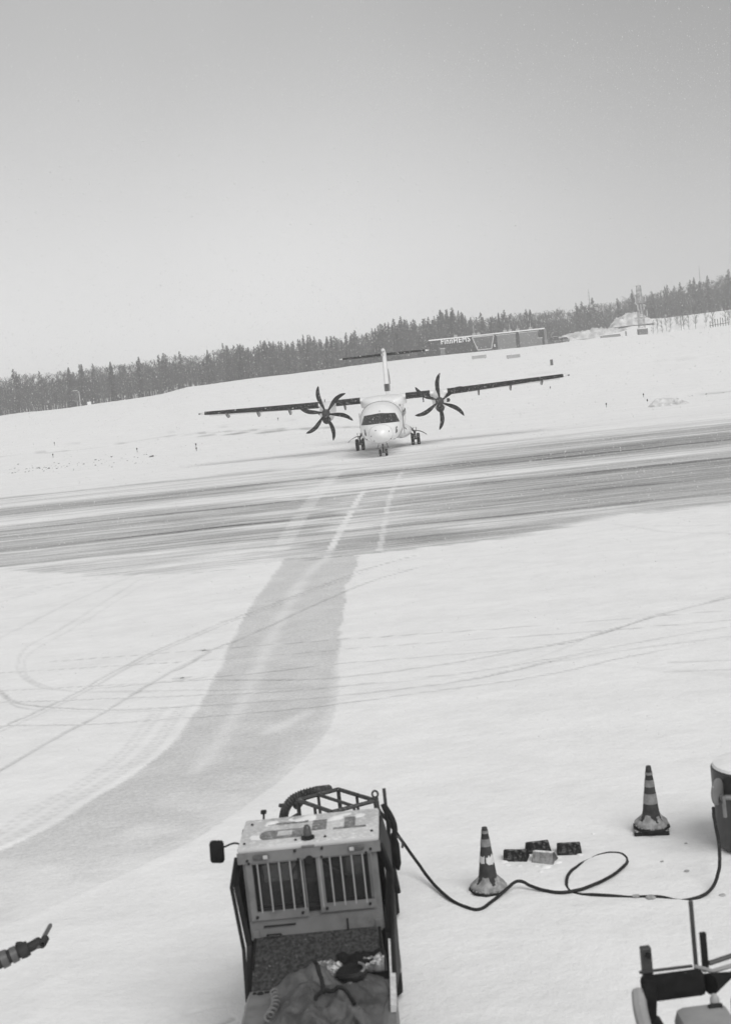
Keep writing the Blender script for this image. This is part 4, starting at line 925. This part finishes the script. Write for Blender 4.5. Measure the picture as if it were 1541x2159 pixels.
# ------------------------------------------------------------------ GROUND POWER POST (right edge)
pc = AZ(1541, 1797, .03); PW = empty('hydrant_drum', (3.97, 14.05, .03), 0, 'dark round drum with snowy top and side disc at the right edge', 'drum')
dm_ = mat('drum_paint', .035, .45, var=.2, scale=5, dirt=.3)
MB().lathe([(0, 0), (.44, 0), (.46, .03), (.46, .60), (.47, .62), (.47, .88), (.45, .90), (0, .90)], n=40).build('drum_body', dm_, PW, True)
MB().lathe([(0, .899), (.452, .899), (.44, .93), (.3, .955), (0, .965)], n=32).build('snow_cap', snowm, PW, True)
def disc_local(x, y_, z, r1, th, name, m_): return MB().lathe([(0, -th), (r1*.8, -th), (r1, -th*.3), (r1, th*.5), (r1*.8, th), (0, th)], (x, y_, z), 'x', 26).build(name, m_, PW, True)
o_ = MB().lathe([(0, -.012), (.13, -.014), (.145, -.004), (.145, .01), (0, .016)], (0, 0, 0), 'y', 28).build('disc', mat('disc_paint', .16, .5, snow=.2), PW, True); o_.location = (-.50, -.30, .73); o_.rotation_euler = (0, 0, R(50))
MB().tube([(-.48, -.30, .66), (-.30, -.34, .66)], .03, 8).build('pipe', steel, PW, True)
MB().tube([(-.46, -.36, .70), (-.455, -.36, .46)], .022, 8).build('hose_fitting', steel, PW, True)

# ------------------------------------------------------------------ LOADER (bottom right corner, close and soft)
LD = empty('belt_loader', (1.72, 7.4, 0), R(2), 'dark apron loader with black rubber bumper and upright posts at the lower right corner', 'loader')
gcov = mat('grey_cover', .30, .75, var=.08, scale=5, snow=.15); pst = mat('post_paint', .045, .5, var=.2, scale=8)
lx = lambda x: x-1.72
ly = lambda y_: y_-7.4
MB().box((lx(1.625), ly(7.885), 1.565), (.40, .10, .155), Euler((R(-8), R(1), R(3))), bev=.028).build('bumper', rubber, LD, True)
MB().box((lx(1.455), ly(7.84), 1.50), (.085, .10, .24), Euler((0, R(6), 0)), bev=.02).build('bumper', rubber, LD, True)
MB().box((lx(1.60), ly(7.93), 1.655), (.34, .02, .012)).build('bumper_strip', pst, LD)
MB().tube([(lx(1.85), ly(7.86), 1.56), (lx(2.02), ly(7.98), 1.54), (lx(2.5), ly(8.1), 1.54)], [.07, .022, .02], 8).build('bumper', rubber, LD, True)
MB().tube([(lx(1.80), ly(7.99), 1.62), (lx(1.90), ly(7.94), 1.60), (lx(2.5), ly(8.05), 1.64)], .014, 6).build('rail', gcov, LD, True)
MB().tube([(lx(1.91), ly(8.05), 1.60), (lx(2.5), ly(8.17), 1.66)], .016, 6).build('rail', pst, LD, True)
def post(x, y_, z0, z1, w, lean=0.): return MB().box((lx(x)+lean/2, ly(y_), (z0+z1)/2), (w, w*.8, z1-z0), Euler((0, R(-lean*20), 0)), bev=w*.12)
post(1.49, 7.97, 1.0, 1.80, .066).build('post', pst, LD); MB().lathe([(0, -.04), (.016, -.04), (.016, .04), (0, .04)], (lx(1.495), ly(7.95), 1.76), 'y', 8).build('post_pin', tdk, LD)
post(1.825, 8.05, 1.55, 2.03, .026).build('post', pst, LD)
post(1.885, 8.05, 1.55, 1.81, .040).build('post', tdk, LD)
MB().tube(crv([(lx(1.40), ly(7.86), 1.56), (lx(1.37), ly(7.7), 1.50), (lx(1.36), ly(7.4), 1.40), (lx(1.37), ly(6.6), 1.2)], 5), .045, 8).build('side_bumper', gcov, LD, True)
MB().box((lx(1.47), ly(7.2), 1.25), (.09, 1.3, .32), bev=.02).box((lx(2.25), ly(7.2), 1.25), (.09, 1.3, .3), bev=.02).build('side_beam', tdk, LD, True)
MB().box((lx(1.73), ly(7.22), 1.36), (.34, 1.0, .34), bev=.07).build('engine_cover', gcov, LD, True)
MB().box((lx(2.12), ly(7.3), 1.40), (.36, 1.0, .30), bev=.06).build('engine_cover', gcov, LD, True)
MB().lathe([(0, 0), (.03, 0), (.03, .03), (.014, .06), (0, .06)], (lx(1.82), ly(7.66), 1.53), 'z', 12).build('hook_knob', cream, LD, True)
MB().box((lx(1.81), ly(7.62), 1.535), (.09, .03, .03), bev=.01).build('latch', tdk, LD)
MB().box((lx(1.85), ly(7.0), .80), (1.0, 2.0, .5), bev=.05).build('chassis', tdk, LD, True)
for x_ in (1.42, 2.28):
    for y_ in (6.4, 7.5):
        MB().lathe([(0, -.09), (.20, -.09), (.29, -.08), (.32, 0), (.29, .08), (.20, .09), (0, .09)], (lx(x_), ly(y_), .32), 'x', 22).build('wheel', tyre, LD, True)

# ------------------------------------------------------------------ PERSON: marshaller, only the arm reaches into view
coat = mat('dark_work_coat', .022, .8, var=.3, scale=14, bump=.4); refl = mat('reflective_band', .09, .4, var=.1, scale=20); glove = mat('glove', .018, .7, var=.3, scale=20); skin = mat('skin', .35, .55, var=.05); 
sh = Vector((-3.62, 9.82, 1.42)); el = Vector((-3.30, 9.80, 1.345)); wr = Vector((-2.945, 9.90, 1.435)); foot = Vector((-3.85, 9.85, .0))
PE = empty('person', foot, 0, 'person in dark coat with reflective sleeve bands stretching an arm in from the left edge', 'person')
def skinned(name, verts, edges, rad, m_, par, sub=2, root=0):
    me_ = bpy.data.meshes.new(name); me_.from_pydata([Vector(v)-foot for v in verts], edges, []); o_ = bpy.data.objects.new(name, me_); COL.objects.link(o_); o_.parent = par
    sk = o_.modifiers.new('s', 'SKIN'); sk.use_smooth_shade = True; 
    for i, r_ in enumerate(rad): me_.skin_vertices[0].data[i].radius = (r_, r_) if not isinstance(r_, tuple) else r_; me_.skin_vertices[0].data[i].use_root = (i == root)
    su = o_.modifiers.new('d', 'SUBSURF'); su.levels = sub; su.render_levels = sub; me_.materials.append(m_); return o_
V_ = [foot+Vector((0, 0, .92)), foot+Vector((0, 0, 1.15)), foot+Vector((0, 0, 1.38)), foot+Vector((0, 0, 1.50)), foot+Vector((0, .02, 1.60)), foot+Vector((.01, .03, 1.70)),
      foot+Vector((.20, 0, 1.42)), el, wr+Vector((-.05, -.01, -.01)), foot+Vector((-.20, 0, 1.42)), foot+Vector((-.28, .02, 1.14)), foot+Vector((-.28, .1, .90)),
      foot+Vector((.10, 0, .86)), foot+Vector((.11, .01, .48)), foot+Vector((.11, 0, .10)), foot+Vector((.11, .14, .05)), foot+Vector((-.10, 0, .86)), foot+Vector((-.11, .01, .48)), foot+Vector((-.11, 0, .10)), foot+Vector((-.11, .14, .05))]
E_ = [(0, 1), (1, 2), (2, 3), (3, 4), (4, 5), (2, 6), (6, 7), (7, 8), (2, 9), (9, 10), (10, 11), (0, 12), (12, 13), (13, 14), (14, 15), (0, 16), (16, 17), (17, 18), (18, 19)]
Rd = [(.17, .13), (.17, .13), (.18, .13), .07, .08, .10, .085, .072, .048, .085, .065, .045, .10, .075, .06, .05, .10, .075, .06, .05]
body = skinned('body', V_, E_, Rd, coat, PE)
MB().lathe([(0, .14), (.08, .12), (.115, .04), (.12, -.03), (0, -.04)], tuple(foot+Vector((.01, .03, 1.72))-foot), 'z', 18).build('hood_cap', coat, PE, True)
def cuff(k0, k1, r_, m_, name):
    a, b_ = (el-foot).lerp(wr-foot, k0), (el-foot).lerp(wr-foot, k1); return MB().tube([a, a.lerp(b_, .5), b_], [r_[0], (r_[0]+r_[1])/2, r_[1]], 16).build(name, m_, PE, True)
cuff(.31, .45, (.071, .067), refl, 'reflective_stripe'); cuff(.52, .65, (.065, .061), refl, 'reflective_stripe')
fa = (wr-el).normalized()
# gloved hand closed round the wand
hc = wr+fa*.045; wd = (Vector((-2.885, 10.22, 1.475))-hc).normalized()
side = wd.cross(fa).normalized(); upv = side
palm = MB()
hv = [wr-fa*.08, wr-fa*.01, hc-side*.012, hc+fa*.025-side*.018]
hand = skinned('hand', hv, [(0, 1), (1, 2), (2, 3)], [.046, .043, (.050, .040), (.042, .034)], glove, PE, 2)
for k in range(4):
    c0 = hc+wd*(-.036+.024*k)+fa*.012-side*.018
    pts = [c0, c0+fa*.040+side*.002, c0+fa*.044+side*.034, c0+fa*.014+side*.050, c0-fa*.008+side*.038]
    skinned('finger', pts, [(i, i+1) for i in range(4)], [.013, .0135, .0125, .0115, .009], glove, hand, 1)
pts = [wr+fa*.01+wd*.02, hc+wd*.045-fa*.005+side*.012, hc+wd*.058+fa*.012+side*.026, hc+wd*.055+fa*.030+side*.034]
skinned('thumb', pts, [(0, 1), (1, 2), (2, 3)], [.018, .0145, .0125, .010], glove, hand, 1)
# rubble cuff with strap
MB().tube([wr-foot-fa*.115, wr-foot-fa*.08, wr-foot-fa*.045], [.060, .064, .058], 14).build('glove_cuff', glove, PE, True)
MB().box(tuple(wr-foot-fa*.12+Vector((0, .02, .058))), (.05, .04, .03), bev=.008).build('cuff_strap', glove, PE)
wnd = MB().tube([hc+side*.012-wd*.045, hc+side*.012+wd*.10], .015, 10).build('wand', mat('wand_plastic', .10, .5, var=.1), None, True); tag(wnd, 'short grey signal wand held in the gloved hand', 'wand')
tip_ = MB().tube([hc+side*.012+wd*.0995, hc+side*.012+wd*.29, hc+side*.012+wd*.305, hc+side*.012+wd*.312], [.018, .018, .014, .004], 12).build('wand_tube', mat('wand_tube_plastic', .09, .4, var=.1), wnd, True)

# ------------------------------------------------------------------ HANGAR on the horizon
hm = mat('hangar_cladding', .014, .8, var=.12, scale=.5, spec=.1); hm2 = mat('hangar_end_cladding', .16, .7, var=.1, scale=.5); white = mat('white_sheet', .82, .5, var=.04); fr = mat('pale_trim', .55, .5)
HY = 352.
Pl, Pr = AY(908, 745, HY), AY(1148, 722, HY); base_z = min(gz(Pl.x, HY), gz(Pr.x, HY))-1.0
Tl, Trr = AY(908, 717, HY), AY(1148, 693, HY); HW = Pr.x-Pl.x; HT = (Tl.z+Trr.z)/2-base_z
HG = empty('hangar', (Pl.x, HY, base_z), 0, 'long low dark hangar with snowy roof edge and FinnHEMS lettering', 'hangar')
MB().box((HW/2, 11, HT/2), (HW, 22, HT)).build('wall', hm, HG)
MB().box((HW/2, 11, HT+.08), (HW+.5, 22.6, .16)).build('roof', white, HG)
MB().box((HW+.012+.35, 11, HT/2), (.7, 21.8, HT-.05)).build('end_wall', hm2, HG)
MB().box((HW/2, -.15, HT-.03), (HW+.4, .28, .26)).build('roof_edge', white, HG)
ex = AY(1016, 700, HY).x-Pl.x; ez0 = 1.6; 
tr_ = [(-2.9, HT-.4), (2.9, HT-.4), (2.0, HT-3.9), (-1.7, HT-3.9)]
e_ = MB().prism([(u, v) for u, v in tr_], .6, lambda u, v, w: Vector((ex+u, -.8+w, v))).build('entrance_box', mat('entrance_cladding', .05, .5), HG)
for i in range(4):
    a, b_ = tr_[i], tr_[(i+1) % 4]; MB().tube([(ex+a[0], -.85, a[1]), (ex+b_[0], -.85, b_[1])], .13, 4).build('entrance_trim', fr, e_)
for u, w_, h_ in ((3.2, 1.2, 2.2), (20.5, 5.0, 4.2), (26.5, 5.0, 4.2), (32.3, 1.1, 2.3)):
    d_ = MB().box((u if u < HW else HW-1.2, -.06, 1.0+h_/2), (w_, .12, h_)).build('door', mat('hangar_door', .14, .6), HG)
    MB().box((u if u < HW else HW-1.2, -.08, 1.0+h_+.08), (w_+.3, .16, .16)).build('door_trim', fr, d_)
for u in (16.2, 17.2): MB().box((u, -.1, 2.6), (.35, .1, .7)).build('window', mat('white_panel', .7, .5), HG)  # flat white panels on the front wall
for u, h_ in ((7.5, .9), (12.6, 2.8), (13.8, .9), (21.0, 1.2), (22.4, 2.0), (24.5, 1.6), (28, 1.9), (34.2, 1.7)):
    if u < HW: MB().tube([(u, 6, HT+.2), (u, 6, HT+.2+h_)], .10, 5).box((u, 6, HT+.55), (.9, .9, .7)).build('roof_vent', grey_p, HG)
tcv = bpy.data.curves.new('sign', 'FONT'); tcv.body = 'FinnHEMS'; tcv.size = 2.35; tcv.extrude = .06; tcv.space_character = 1.12; tcv.offset = .05
to = bpy.data.objects.new('t', tcv); COL.objects.link(to); dg = bpy.context.evaluated_depsgraph_get(); tme = bpy.data.meshes.new_from_object(to.evaluated_get(dg)); bpy.data.objects.remove(to)
tw = max(v.co.x for v in tme.vertices); x0_ = AY(929, 725, HY).x-Pl.x; x1_ = AY(991, 718, HY).x-Pl.x; ks = (x1_-x0_)/tw
tme.materials.clear(); tme.materials.append(white)
so = bpy.data.objects.new('sign_lettering', tme); COL.objects.link(so); so.parent = HG; so.location = (x0_, -.14, AY(929, 726, HY).z-base_z+.0); so.rotation_euler = (R(90), 0, 0); so.scale = (ks, ks*1.2, 1)

# ------------------------------------------------------------------ snow heaps, far things
def mound(name, px_, py_, D, w, d_, h_, seed, label, m_, nx=40, ny=16, sharp=1.):
    c = AY(px_, py_, D); z0 = gz(c.x, D)
    vs_ = []; fs = []
    for i in range(nx+1):
        for j in range(ny+1):
            u, v = i/nx*2-1, j/ny*2-1; k = max(0, 1-u*u)**.7*max(0, 1-v*v)**.6
            n_ = fbm(np.array([u*w*.45+seed]), np.array([v*d_*.45]), 4)[0]
            vs_.append((u*w/2, v*d_/2, h_*k*(.45+n_*sharp)-.25))
    for i in range(nx):
        for j in range(ny): a = i*(ny+1)+j; fs.append((a, a+1, a+ny+2, a+ny+1))
    o_ = MB().add(vs_, fs).build(name, m_, None, True); o_.location = (c.x, D, z0); return tag(o_, label, 'snow heap')
dsn = mat('dirty_snow', .55, .9, var=.35, scale=.45, dirt=.5); dsn2 = mat('soil_and_snow', .62, .9, var=.3, scale=1.5, dirt=.85)
mound('snow_heap', 1250, 690, 382, 25, 8, 2.7, 3, 'long ridge of dirty snow right of the hangar', dsn)
mound('snow_heap', 1330, 680, 392, 13, 8, 3.6, 9, 'highest snow ridge beside the lattice mast', dsn)
mound('snow_heap', 1186, 708, 372, 9, 6, 2.6, 5, 'short snow heap at the end of the hangar', dsn)
mound('snow_heap', 1424, 695, 352, 4.2, 3, 2.8, 1, 'small round snow mound right of the lattice mast', snowm)
mound('soil_heap', 1408, 838, 118, 4.0, 2.6, .95, 21, 'low heap of snow and soil beyond the taxiway', dsn2)
mound('soil_heap', 1500, 832, 120, 3.0, .8, .3, 27, 'flat dark clod row at the right edge beyond the taxiway', dsn2)
# lattice mast
mm_ = mat('mast_steel', .28, .6, var=.1, scale=.6); mw = mat('mast_white', .62, .5)
MY = 345.
mb_ = AY(1356, 704, MY); mz = gz(mb_.x, MY); mtop = AY(1344, 602, MY).z-mz
MT = empty('lattice_mast', (mb_.x-.3, MY, mz), 0, 'tall lattice mast with antenna platforms and a wide top bar', 'mast')
for sx_, sy_ in ((-1, -1), (1, -1), (1, 1), (-1, 1)): MB().tube([(sx_*.8, sy_*.8, -.3), (sx_*.5, sy_*.5, mtop)], .05, 4).build('leg', mm_, MT)
bz = 0
br = MB()
while bz < mtop-1.2:
    k0 = .9-.35*bz/mtop; k1 = .9-.35*(bz+1.3)/mtop
    for sx_, sy_, tx_, ty_ in ((-1, -1, 1, -1), (1, -1, 1, 1), (1, 1, -1, 1), (-1, 1, -1, -1)):
        br.tube([(sx_*k0, sy_*k0, bz), (tx_*k1, ty_*k1, bz+1.3)], .04, 3); br.tube([(tx_*k0, ty_*k0, bz), (sx_*k1, sy_*k1, bz+1.3)], .04, 3); br.tube([(sx_*k1, sy_*k1, bz+1.3), (tx_*k1, ty_*k1, bz+1.3)], .04, 3)
    bz += 1.3
br.build('bracing', mm_, MT)
for z_, w_ in ((mtop*.36, 2.7), (mtop*.66, 2.6), (mtop*.50, 1.6)):
    MB().box((0, 0, z_), (w_, w_, .14)).build('platform', mm_, MT)
    for x_ in (-w_/2, w_/2, 0):
        MB().box((x_, -w_/2, z_+.85), (.16, .12, 1.5)).build('antenna_panel', mw, MT)
MB().box((0, 0, mtop+.15), (3.6, .5, .16)).tube([(0, 0, mtop-.6), (0, 0, mtop+.6)], .12, 5).build('top_bar', mw, MT)
MB().box((0, 0, mtop-1.2), (1.0, 1.0, .7)).build('equipment_cabin', grey_p, MT)
# shed, hoarding, cars, boards
def hut(px_, py_, D, w, d_, h_, name, label, cat, m_, cap=True, group=None):
    c = AY(px_, py_, D); z0 = gz(c.x, D); e_ = empty(name, (c.x, D, z0), 0, label, cat, group)
    MB().box((0, 0, h_/2-.2), (w, d_, h_+.4)).build('wall' if cat != 'sign' else 'board', m_, e_)
    if cap: MB().box((0, 0, h_+.09), (w+.2, d_+.2, .18)).build('snow_cap', snowm, e_)
    return e_
hut(1354, 700, 336, 2.3, 2, 1.5, 'shed', 'small dark shed at the foot of the lattice mast', 'shed', mat('shed_wall', .12, .8)); 
hut(1286, 707, 337, 5.2, .3, .75, 'barrier', 'long low grey barrier left of the lattice mast', 'barrier', mat('grey_board', .22, .8))
hut(1319, 705, 337, .35, .35, 1.3, 'marker_post', 'short grey post between the long barrier and the mast', 'post', mat('grey_board', .22, .8), False)
def board(px_, py_, label, w_=2.8):
    g_ = G(px_, py_); e_ = empty('sign_board', g_-Vector((0, 0, .27)), 0, label, 'sign', 'low boards on the snow slope before the hangar')
    MB().box((0, 0, .62), (w_*1., .12, .62)).build('panel', grey_p, e_); MB().box((0, -.01, .96), (w_+.1, .16, .07)).build('snow_cap', snowm, e_)
    for s_ in (-1, 1): MB().box((s_*w_*.4, .02, .12), (.10, .08, .9)).build('leg', dark, e_)
board(1010, 756, 'low grey board on the slope, left one before the hangar', 2.9); board(1082, 755, 'low grey board on the slope, right one before the hangar', 2.6)
g_ = G(1163, 772); e_ = empty('cabinet', g_, 0, 'small dark upright cabinet alone on the snow slope', 'cabinet'); MB().box((0, 0, .55), (.42, .4, 1.1), bev=.03).build('case', mat('cabinet_paint', .07, .6), e_); MB().box((0, 0, 1.13), (.46, .44, .08)).build('snow_cap', snowm, e_)
def car(px_, py_, D, label, v, tall, w_=1.8):
    c = AY(px_, py_, D); e_ = empty('parked_car', (c.x, D, gz(c.x, D)-.05), R(8), label, 'car', 'cars parked by the hangar')
    m_ = mat('car_paint_%d' % int(v*100), v, .4); h1 = .95; h2 = 1.42+.4*tall
    MB().loft([[Vector((sx_*w_/2, y_, z_)) for sx_, z_ in ((-1, .3), (1, .3), (1, zt_), (-1, zt_))] for y_, zt_ in ((-2.1, .75), (-1.95, .9), (1.9, h1), (2.1, .8))]).build('body', m_, e_)
    MB().loft([[Vector((sx_*ww, y_, z_)) for sx_, ww, z_ in ((-1, w_*.47, .88), (1, w_*.47, .88), (1, w_*.38, zt_), (-1, w_*.38, zt_))] for y_, zt_ in ((-1.3, .95), (-.6, h2), (1.3, h2), (1.95, .95))]).build('cabin', glass_a, e_)
    MB().box((0, .35, h2+.03), (w_*.74, 1.9, .07), bev=.02).build('roof', snowm, e_)
    for sx_ in (-1, 1):
        for y_ in (-1.35, 1.35): MB().lathe([(0, -.1), (.3, -.1), (.33, 0), (.3, .1), (0, .1)], (sx_*w_*.44, y_, .33), 'x', 12).build('wheel', tyre, e_)
        MB().box((sx_*w_*.36, -2.09, .68), (.3, .05, .14)).build('headlight', cream, e_)
car(1170, 722, 334, 'dark tall van-like car nearest to the hangar end', .08, 1); car(1188, 720, 334, 'dark low car right of the taller one', .12, 0)
c = AY(1152, 726, 336)
# skyline masts
def thin_mast(px_, top, D, label):
    p_ = put(px_, D); h_ = AY(px_, top, D).z-p_.z; e_ = empty('radio_mast', p_, 0, label, 'mast')
    MB().tube([(0, 0, 0), (0, 0, h_)], [.22, .07], 4).build('pole', mm_, e_)
    for k in range(4): MB().box((0, 0, h_*(.72+.07*k)), (.9, .08, .08)).build('cross_arm', mm_, e_)
thin_mast(1249, 609, 470, 'thin mast above the trees left of the lattice mast'); thin_mast(1483, 560, 500, 'thin mast rising above the trees near the right edge')
# lamp posts and fence along the bank
def lamp(px_, D, h_, label, two=True):
    c = AY(px_, np.interp(px_, [c[0] for c in _c], [c[1] for c in _c]), D); e_ = empty('lamp_post', (c.x, D, gz(c.x, D)-.1), 0, label, 'lamp post')
    b = MB().tube([(0, 0, -.4), (0, 0, h_), (-.5, 0, h_+.35), (-1.1, 0, h_+.4)], .07, 5); b.build('pole', mat('pale_steel', .70, .5), e_)
    MB().box((-1.3, 0, h_+.36), (.7, .25, .12)).build('lamp_head', mat('pale_steel', .70, .5), e_)
lamp(171, 337, 3.9, 'pale lamp post before the dark forest near the left edge')
hut(190, 858, 336, .9, .7, .9, 'utility_box', 'small white box right of the pale lamp post', 'box', mat('white_sheet', .82), False)
pm = mat('fence_post', .45, .7); pmesh = MB().box((0, 0, .6), (.09, .09, 2.0)).mesh('fence_post', pm)
k = 0
for px_ in list(range(20, 420, 24)):
    c = AY(px_+random.uniform(-3, 3), 850, 338.5); o_ = inst('fence_post', pmesh, (c.x, 338.5, gz(c.x, 338.5)-.1)); tag(o_, 'thin pale fence post on the bank before the left part of the forest', 'fence post', 'fence posts along the bank')
# fence of posts with rail at far right
FP = empty('pole_fence', tuple(AY(1516, 690, 343)-Vector((0, 0, 0))), 0, 'dark fence of uneven upright poles at the far right', 'fence'); fz = gz(FP.location.x, 343); FP.location.z = fz
for k in range(8): MB().tube([(-2.4+.68*k, 0, -.3), (-2.4+.68*k+random.uniform(-.05, .05), 0, 1.4+.12*k+random.uniform(0, .7))], .10, 5).build('pole', mat('dark_wood', .09, .9), FP)
MB().tube([(-2.6, 0, .7), (2.6, 0, 1.0)], .08, 4).build('rail', mat('dark_wood', .09, .9), FP)
# bare young trees on the open bank at the right
for px_, D, h_ in ((1377, 352, 4.5), (1386, 360, 6), (1396, 350, 5), (1405, 366, 7), (1414, 356, 6), (1427, 362, 8), (1436, 350, 9.), (1441, 358, 8), (1452, 352, 6.5), (1466, 360, 9), (1488, 366, 7), (1503, 352, 7.5), (1530, 350, 8), (1538, 356, 8.5)):
    p_ = put(px_, D); t = empty('birch_tree', p_, random.random()*6, 'small bare tree standing on the open snow at the far right', 'tree', 'young bare trees on the bank right of the mast'); s = h_/14; t.scale = (s*.8, s*.8, s)
    k = random.choice((3, 4, 5)); inst('crown', KINDS[k][0], (0, 0, 0), parent=t); inst('trunk', KINDS[k][1], (0, 0, 0), parent=t)
# edge lights and stakes beyond the taxiway
sk_m = mat('stake_dark', .05, .7)
def stake(px_, py_, h_, label, two=False):
    g_ = G(px_, py_); e_ = empty('edge_marker', g_, 0, label, 'marker', 'edge markers standing in the snow')
    MB().tube([(0, 0, -.05), (0, 0, h_)], .025, 5).build('stake', sk_m, e_)
    MB().lathe([(0, h_-.04), (.07, h_-.04), (.075, h_+.06), (.04, h_+.14), (0, h_+.15)], n=8).build('lamp', sk_m, e_)
    if two: MB().lathe([(0, h_*.3), (.08, h_*.3), (.08, h_*.3+.15), (0, h_*.3+.15)], n=8).build('collar', sk_m, e_)
stake(116, 939, .30, 'thin edge marker farthest left, behind the other one'); stake(113, 966, .36, 'dark edge marker at far left, nearer to the taxiway'); stake(290, 953, .30, 'edge marker alone between the left ones and the left wing tip')
stake(415, 951, .62, 'tallest edge marker, below the left wing tip', True); stake(587, 888, .3, 'small edge marker below the left wing'); stake(1278, 859, .30, 'edge marker right of the right wing tip')
stake(1356, 838, .28, 'edge marker left of the soil heap'); stake(1160, 822, .3, 'tiny edge marker below the right wing tip'); stake(1364, 847, .12, 'lowest edge marker left of the soil heap')
# rubble poking out of the snow
rs = []
for k in range(150):
    if k < 95: px_, py_ = random.uniform(-10, 115), 993+random.gauss(0, 4)-.09*0
    else: px_, py_ = random.uniform(60, 330), 0
    py_ = py_ if k < 95 else 990-(px_-60)*.09+random.gauss(0, 6)
    if k < 95: py_ -= .10*px_
    rs.append((G(px_, py_), abs(random.gauss(0, .06))+.025, .5))
for px_, py_ in ((205, 970), (236, 962), (150, 962), (310, 958), (1310, 785), (1380, 732), (1390, 782), (1500, 795), (1520, 770), (1480, 830), (1495, 822), (1530, 828), (1450, 836), (1230, 800)):
    for j in range(3): rs.append((G(px_+random.gauss(0, 5), py_+random.gauss(0, 1)), .06*random.random()+.03, .5))
rubm = mat('earth_clods', .09, .9, var=.4, scale=3)
b = MB()
for g_, r_, fl in rs:
    bm = bmesh.new(); bmesh.ops.create_icosphere(bm, subdivisions=1, radius=1.); b.add([Vector((v.co.x*r_*random.uniform(.7, 1.4), v.co.y*r_, v.co.z*r_*fl))+g_ for v in bm.verts], [[v.index for v in f.verts] for f in bm.faces]); bm.free()
tag(b.build('earth_clods', rubm), 'dark clods of earth poking through the snow beyond the taxiway', kind='stuff')

# ------------------------------------------------------------------ falling snow
nf = 230000
ico = np.array([[0, 0, 1.1], [1, 0, -.4], [-.5, .87, -.4], [-.5, -.87, -.4]], float); it = np.array([[0, 1, 2], [0, 2, 3], [0, 3, 1], [1, 3, 2]])
yy_ = 9+(rng.random(nf)**.75)*(60-9); xx_ = (rng.random(nf)*2-1)*(.34*yy_+2); zz_ = gz(0, 20)+5.5+(rng.random(nf)*2-1)*(1.5+yy_*.20)
kp = zz_ > .3+.93*np.clip((yy_-12)/74, 0, 1); xx_, yy_, zz_ = xx_[kp], yy_[kp], zz_[kp]; nf = len(xx_)
rr_ = rng.uniform(.0029, .0068, nf)*(1+rng.random(nf)**18*2.4)*np.clip(yy_/32, .5, 1.5)
st_ = np.array([1, 1, 1.35])
P_ = np.stack([xx_, yy_, zz_], 1)
vv = (P_[:, None, :]+ico[None]*rr_[:, None, None]*st_).reshape(-1, 3); tt = (it[None]+(np.arange(nf)*4)[:, None, None]).reshape(-1, 3)
me = bpy.data.meshes.new('falling_snow'); me.vertices.add(len(vv)); me.vertices.foreach_set('co', vv.ravel()); me.loops.add(tt.size); me.polygons.add(len(tt))
me.loops.foreach_set('vertex_index', tt.ravel().astype(np.int32)); me.polygons.foreach_set('loop_start', (np.arange(len(tt))*3).astype(np.int32)); me.update(calc_edges=True)
me.materials.append(mat('snowflake', .74, .9, var=.01, spec=.1)); o = bpy.data.objects.new('falling_snow', me); COL.objects.link(o); tag(o, 'snowflakes falling through the air', kind='stuff')

# ------------------------------------------------------------------ air full of fine snow
hz = MB().box((0, 0, 21.5), (3600, 3600, 46)).build('haze', bpy.data.materials.new('haze')); tag(hz, kind='stuff')
hmt = hz.data.materials[0]; hmt.use_nodes = True; t = hmt.node_tree; t.nodes.clear()
ho = N(t, 'ShaderNodeOutputMaterial'); hv = N(t, 'ShaderNodeVolumePrincipled'); hv.inputs['Color'].default_value = (.97, .97, .97, 1); hv.inputs['Density'].default_value = .00092; hv.inputs['Anisotropy'].default_value = .1
t.links.new(hv.outputs[0], ho.inputs['Volume'])
